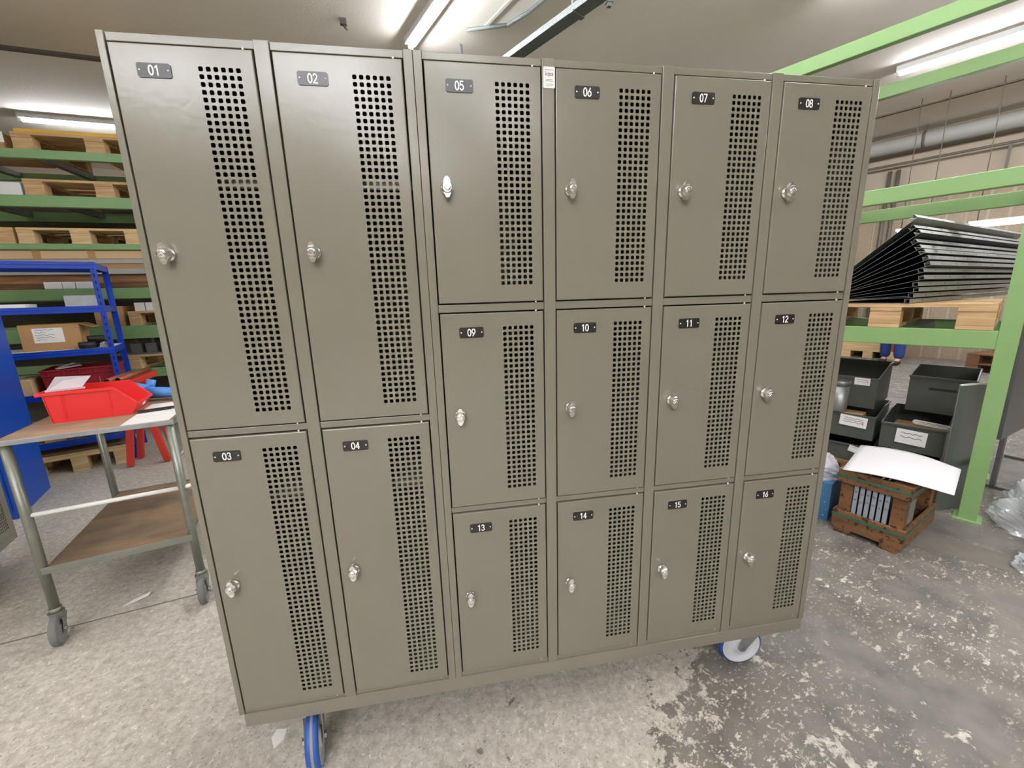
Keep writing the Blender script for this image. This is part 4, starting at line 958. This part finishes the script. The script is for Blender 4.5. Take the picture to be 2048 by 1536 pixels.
# ---- person far behind the right rack, mostly hidden
pr = root('person', 'person in blue work trousers standing far behind the right rack, only lower legs visible', 'person', (8.27, 4.82, 0), -70)
def skin(name, pts, edges, m, parent, sub=2):
    me = bpy.data.meshes.new(name); me.from_pydata([p[:3] for p in pts], edges, []); me.materials.append(M[m])
    o = bpy.data.objects.new(name, me); COL.objects.link(o); o.parent = parent
    s_ = o.modifiers.new('skin', 'SKIN'); s_.use_smooth_shade = True
    for i, p in enumerate(pts):
        rr_ = p[3]; me.skin_vertices[0].data[i].radius = rr_ if isinstance(rr_, tuple) else (rr_, rr_)
    me.skin_vertices[0].data[0].use_root = True
    u_ = o.modifiers.new('sub', 'SUBSURF'); u_.levels = sub; u_.render_levels = sub
    return o
# body standing, weight on one leg, arms hanging and bent
body = [(0, 0, .95, (.15, .10)), (0, 0, 1.15, (.14, .095)), (0, .0, 1.36, (.17, .105)), (0, 0, 1.48, .065), (0, -.01, 1.56, .058), (0, -.02, 1.64, (.075, .095)), (0, -.02, 1.72, (.07, .085)),
        (.10, 0, .86, .085), (.11, -.03, .50, .058), (.11, .01, .10, .042), (-.10, 0, .86, .085), (-.11, .05, .50, .058), (-.12, .14, .10, .042),
        (.19, 0, 1.40, .055), (.25, .02, 1.14, .043), (.24, -.12, .93, .034), (-.19, 0, 1.40, .055), (-.25, .02, 1.14, .043), (-.24, -.12, .93, .034),
        (.235, -.17, .88, (.038, .018)), (-.235, -.17, .88, (.038, .018)), (.11, -.12, .04, .036), (-.12, .02, .04, .036)]
ed = [(0, 1), (1, 2), (2, 3), (3, 4), (4, 5), (5, 6), (0, 7), (7, 8), (8, 9), (0, 10), (10, 11), (11, 12), (2, 13), (13, 14), (14, 15), (2, 16), (16, 17), (17, 18), (15, 19), (18, 20), (9, 21), (12, 22)]
skin('body', body, ed, 'skin', pr)
skin('trousers', [(0, 0, .98, (.165, .12)), (0, 0, .88, (.165, .12)), (.10, 0, .80, .102), (.11, -.03, .50, .08), (.11, .01, .085, .078), (-.10, 0, .80, .102), (-.11, .05, .50, .08), (-.12, .14, .085, .078)], [(0, 1), (1, 2), (2, 3), (3, 4), (1, 5), (5, 6), (6, 7)], 'jean', pr)
skin('jacket', [(0, 0, .93, (.17, .125)), (0, 0, 1.15, (.165, .12)), (0, 0, 1.38, (.185, .12)), (0, 0, 1.48, .075), (.19, 0, 1.41, .07), (.25, .02, 1.14, .058), (.24, -.11, .95, .047), (-.19, 0, 1.41, .07), (-.25, .02, 1.14, .058), (-.24, -.11, .95, .047)], [(0, 1), (1, 2), (2, 3), (2, 4), (4, 5), (5, 6), (2, 7), (7, 8), (8, 9)], 'jacket', pr)
for x, y in ((.11, .01), (-.12, .14)): skin('shoe', [(x, y + .03, .045, .047), (x, y - .06, .042, .046), (x, y - .17, .036, .042)], [(0, 1), (1, 2)], 'shoe', pr)
skin('hair', [(0, -.005, 1.70, (.08, .09)), (0, .0, 1.755, (.07, .08))], [(0, 1)], 'hair', pr)
for sx in (-1, 1):
    for f in range(5):
        ox = sx * .235 + (f - 1.5) * .016 if f < 4 else sx * .235 - sx * .035
        ln_f = (.07, .078, .074, .06, .05)[f]
        skin('finger', [(ox, -.18, .875, .0095), (ox, -.185, .875 - ln_f * .55, .0088), (ox, -.17, .875 - ln_f, .008)] if f < 4 else [(ox, -.17, .895, .010), (ox - sx * .01, -.195, .87, .009), (ox - sx * .008, -.205, .845, .008)], [(0, 1), (1, 2)], 'skin', pr, 1)
b = MB()
for sx in (-1, 1): b.sphere((sx * .03, -.105, 1.665), .011, 10, 6, 1); b.sphere((sx * .078, -.01, 1.65), .022, 8, 6, 0, (.4, .8, 1.2))
b.sphere((0, -.118, 1.635), .016, 10, 6, 0, (.7, 1.1, 1.3)); b.box(-.022, .022, -.112, -.10, 1.594, 1.602, 2)
b.obj('face', ['skin', 'white', 'inkred'], pr)
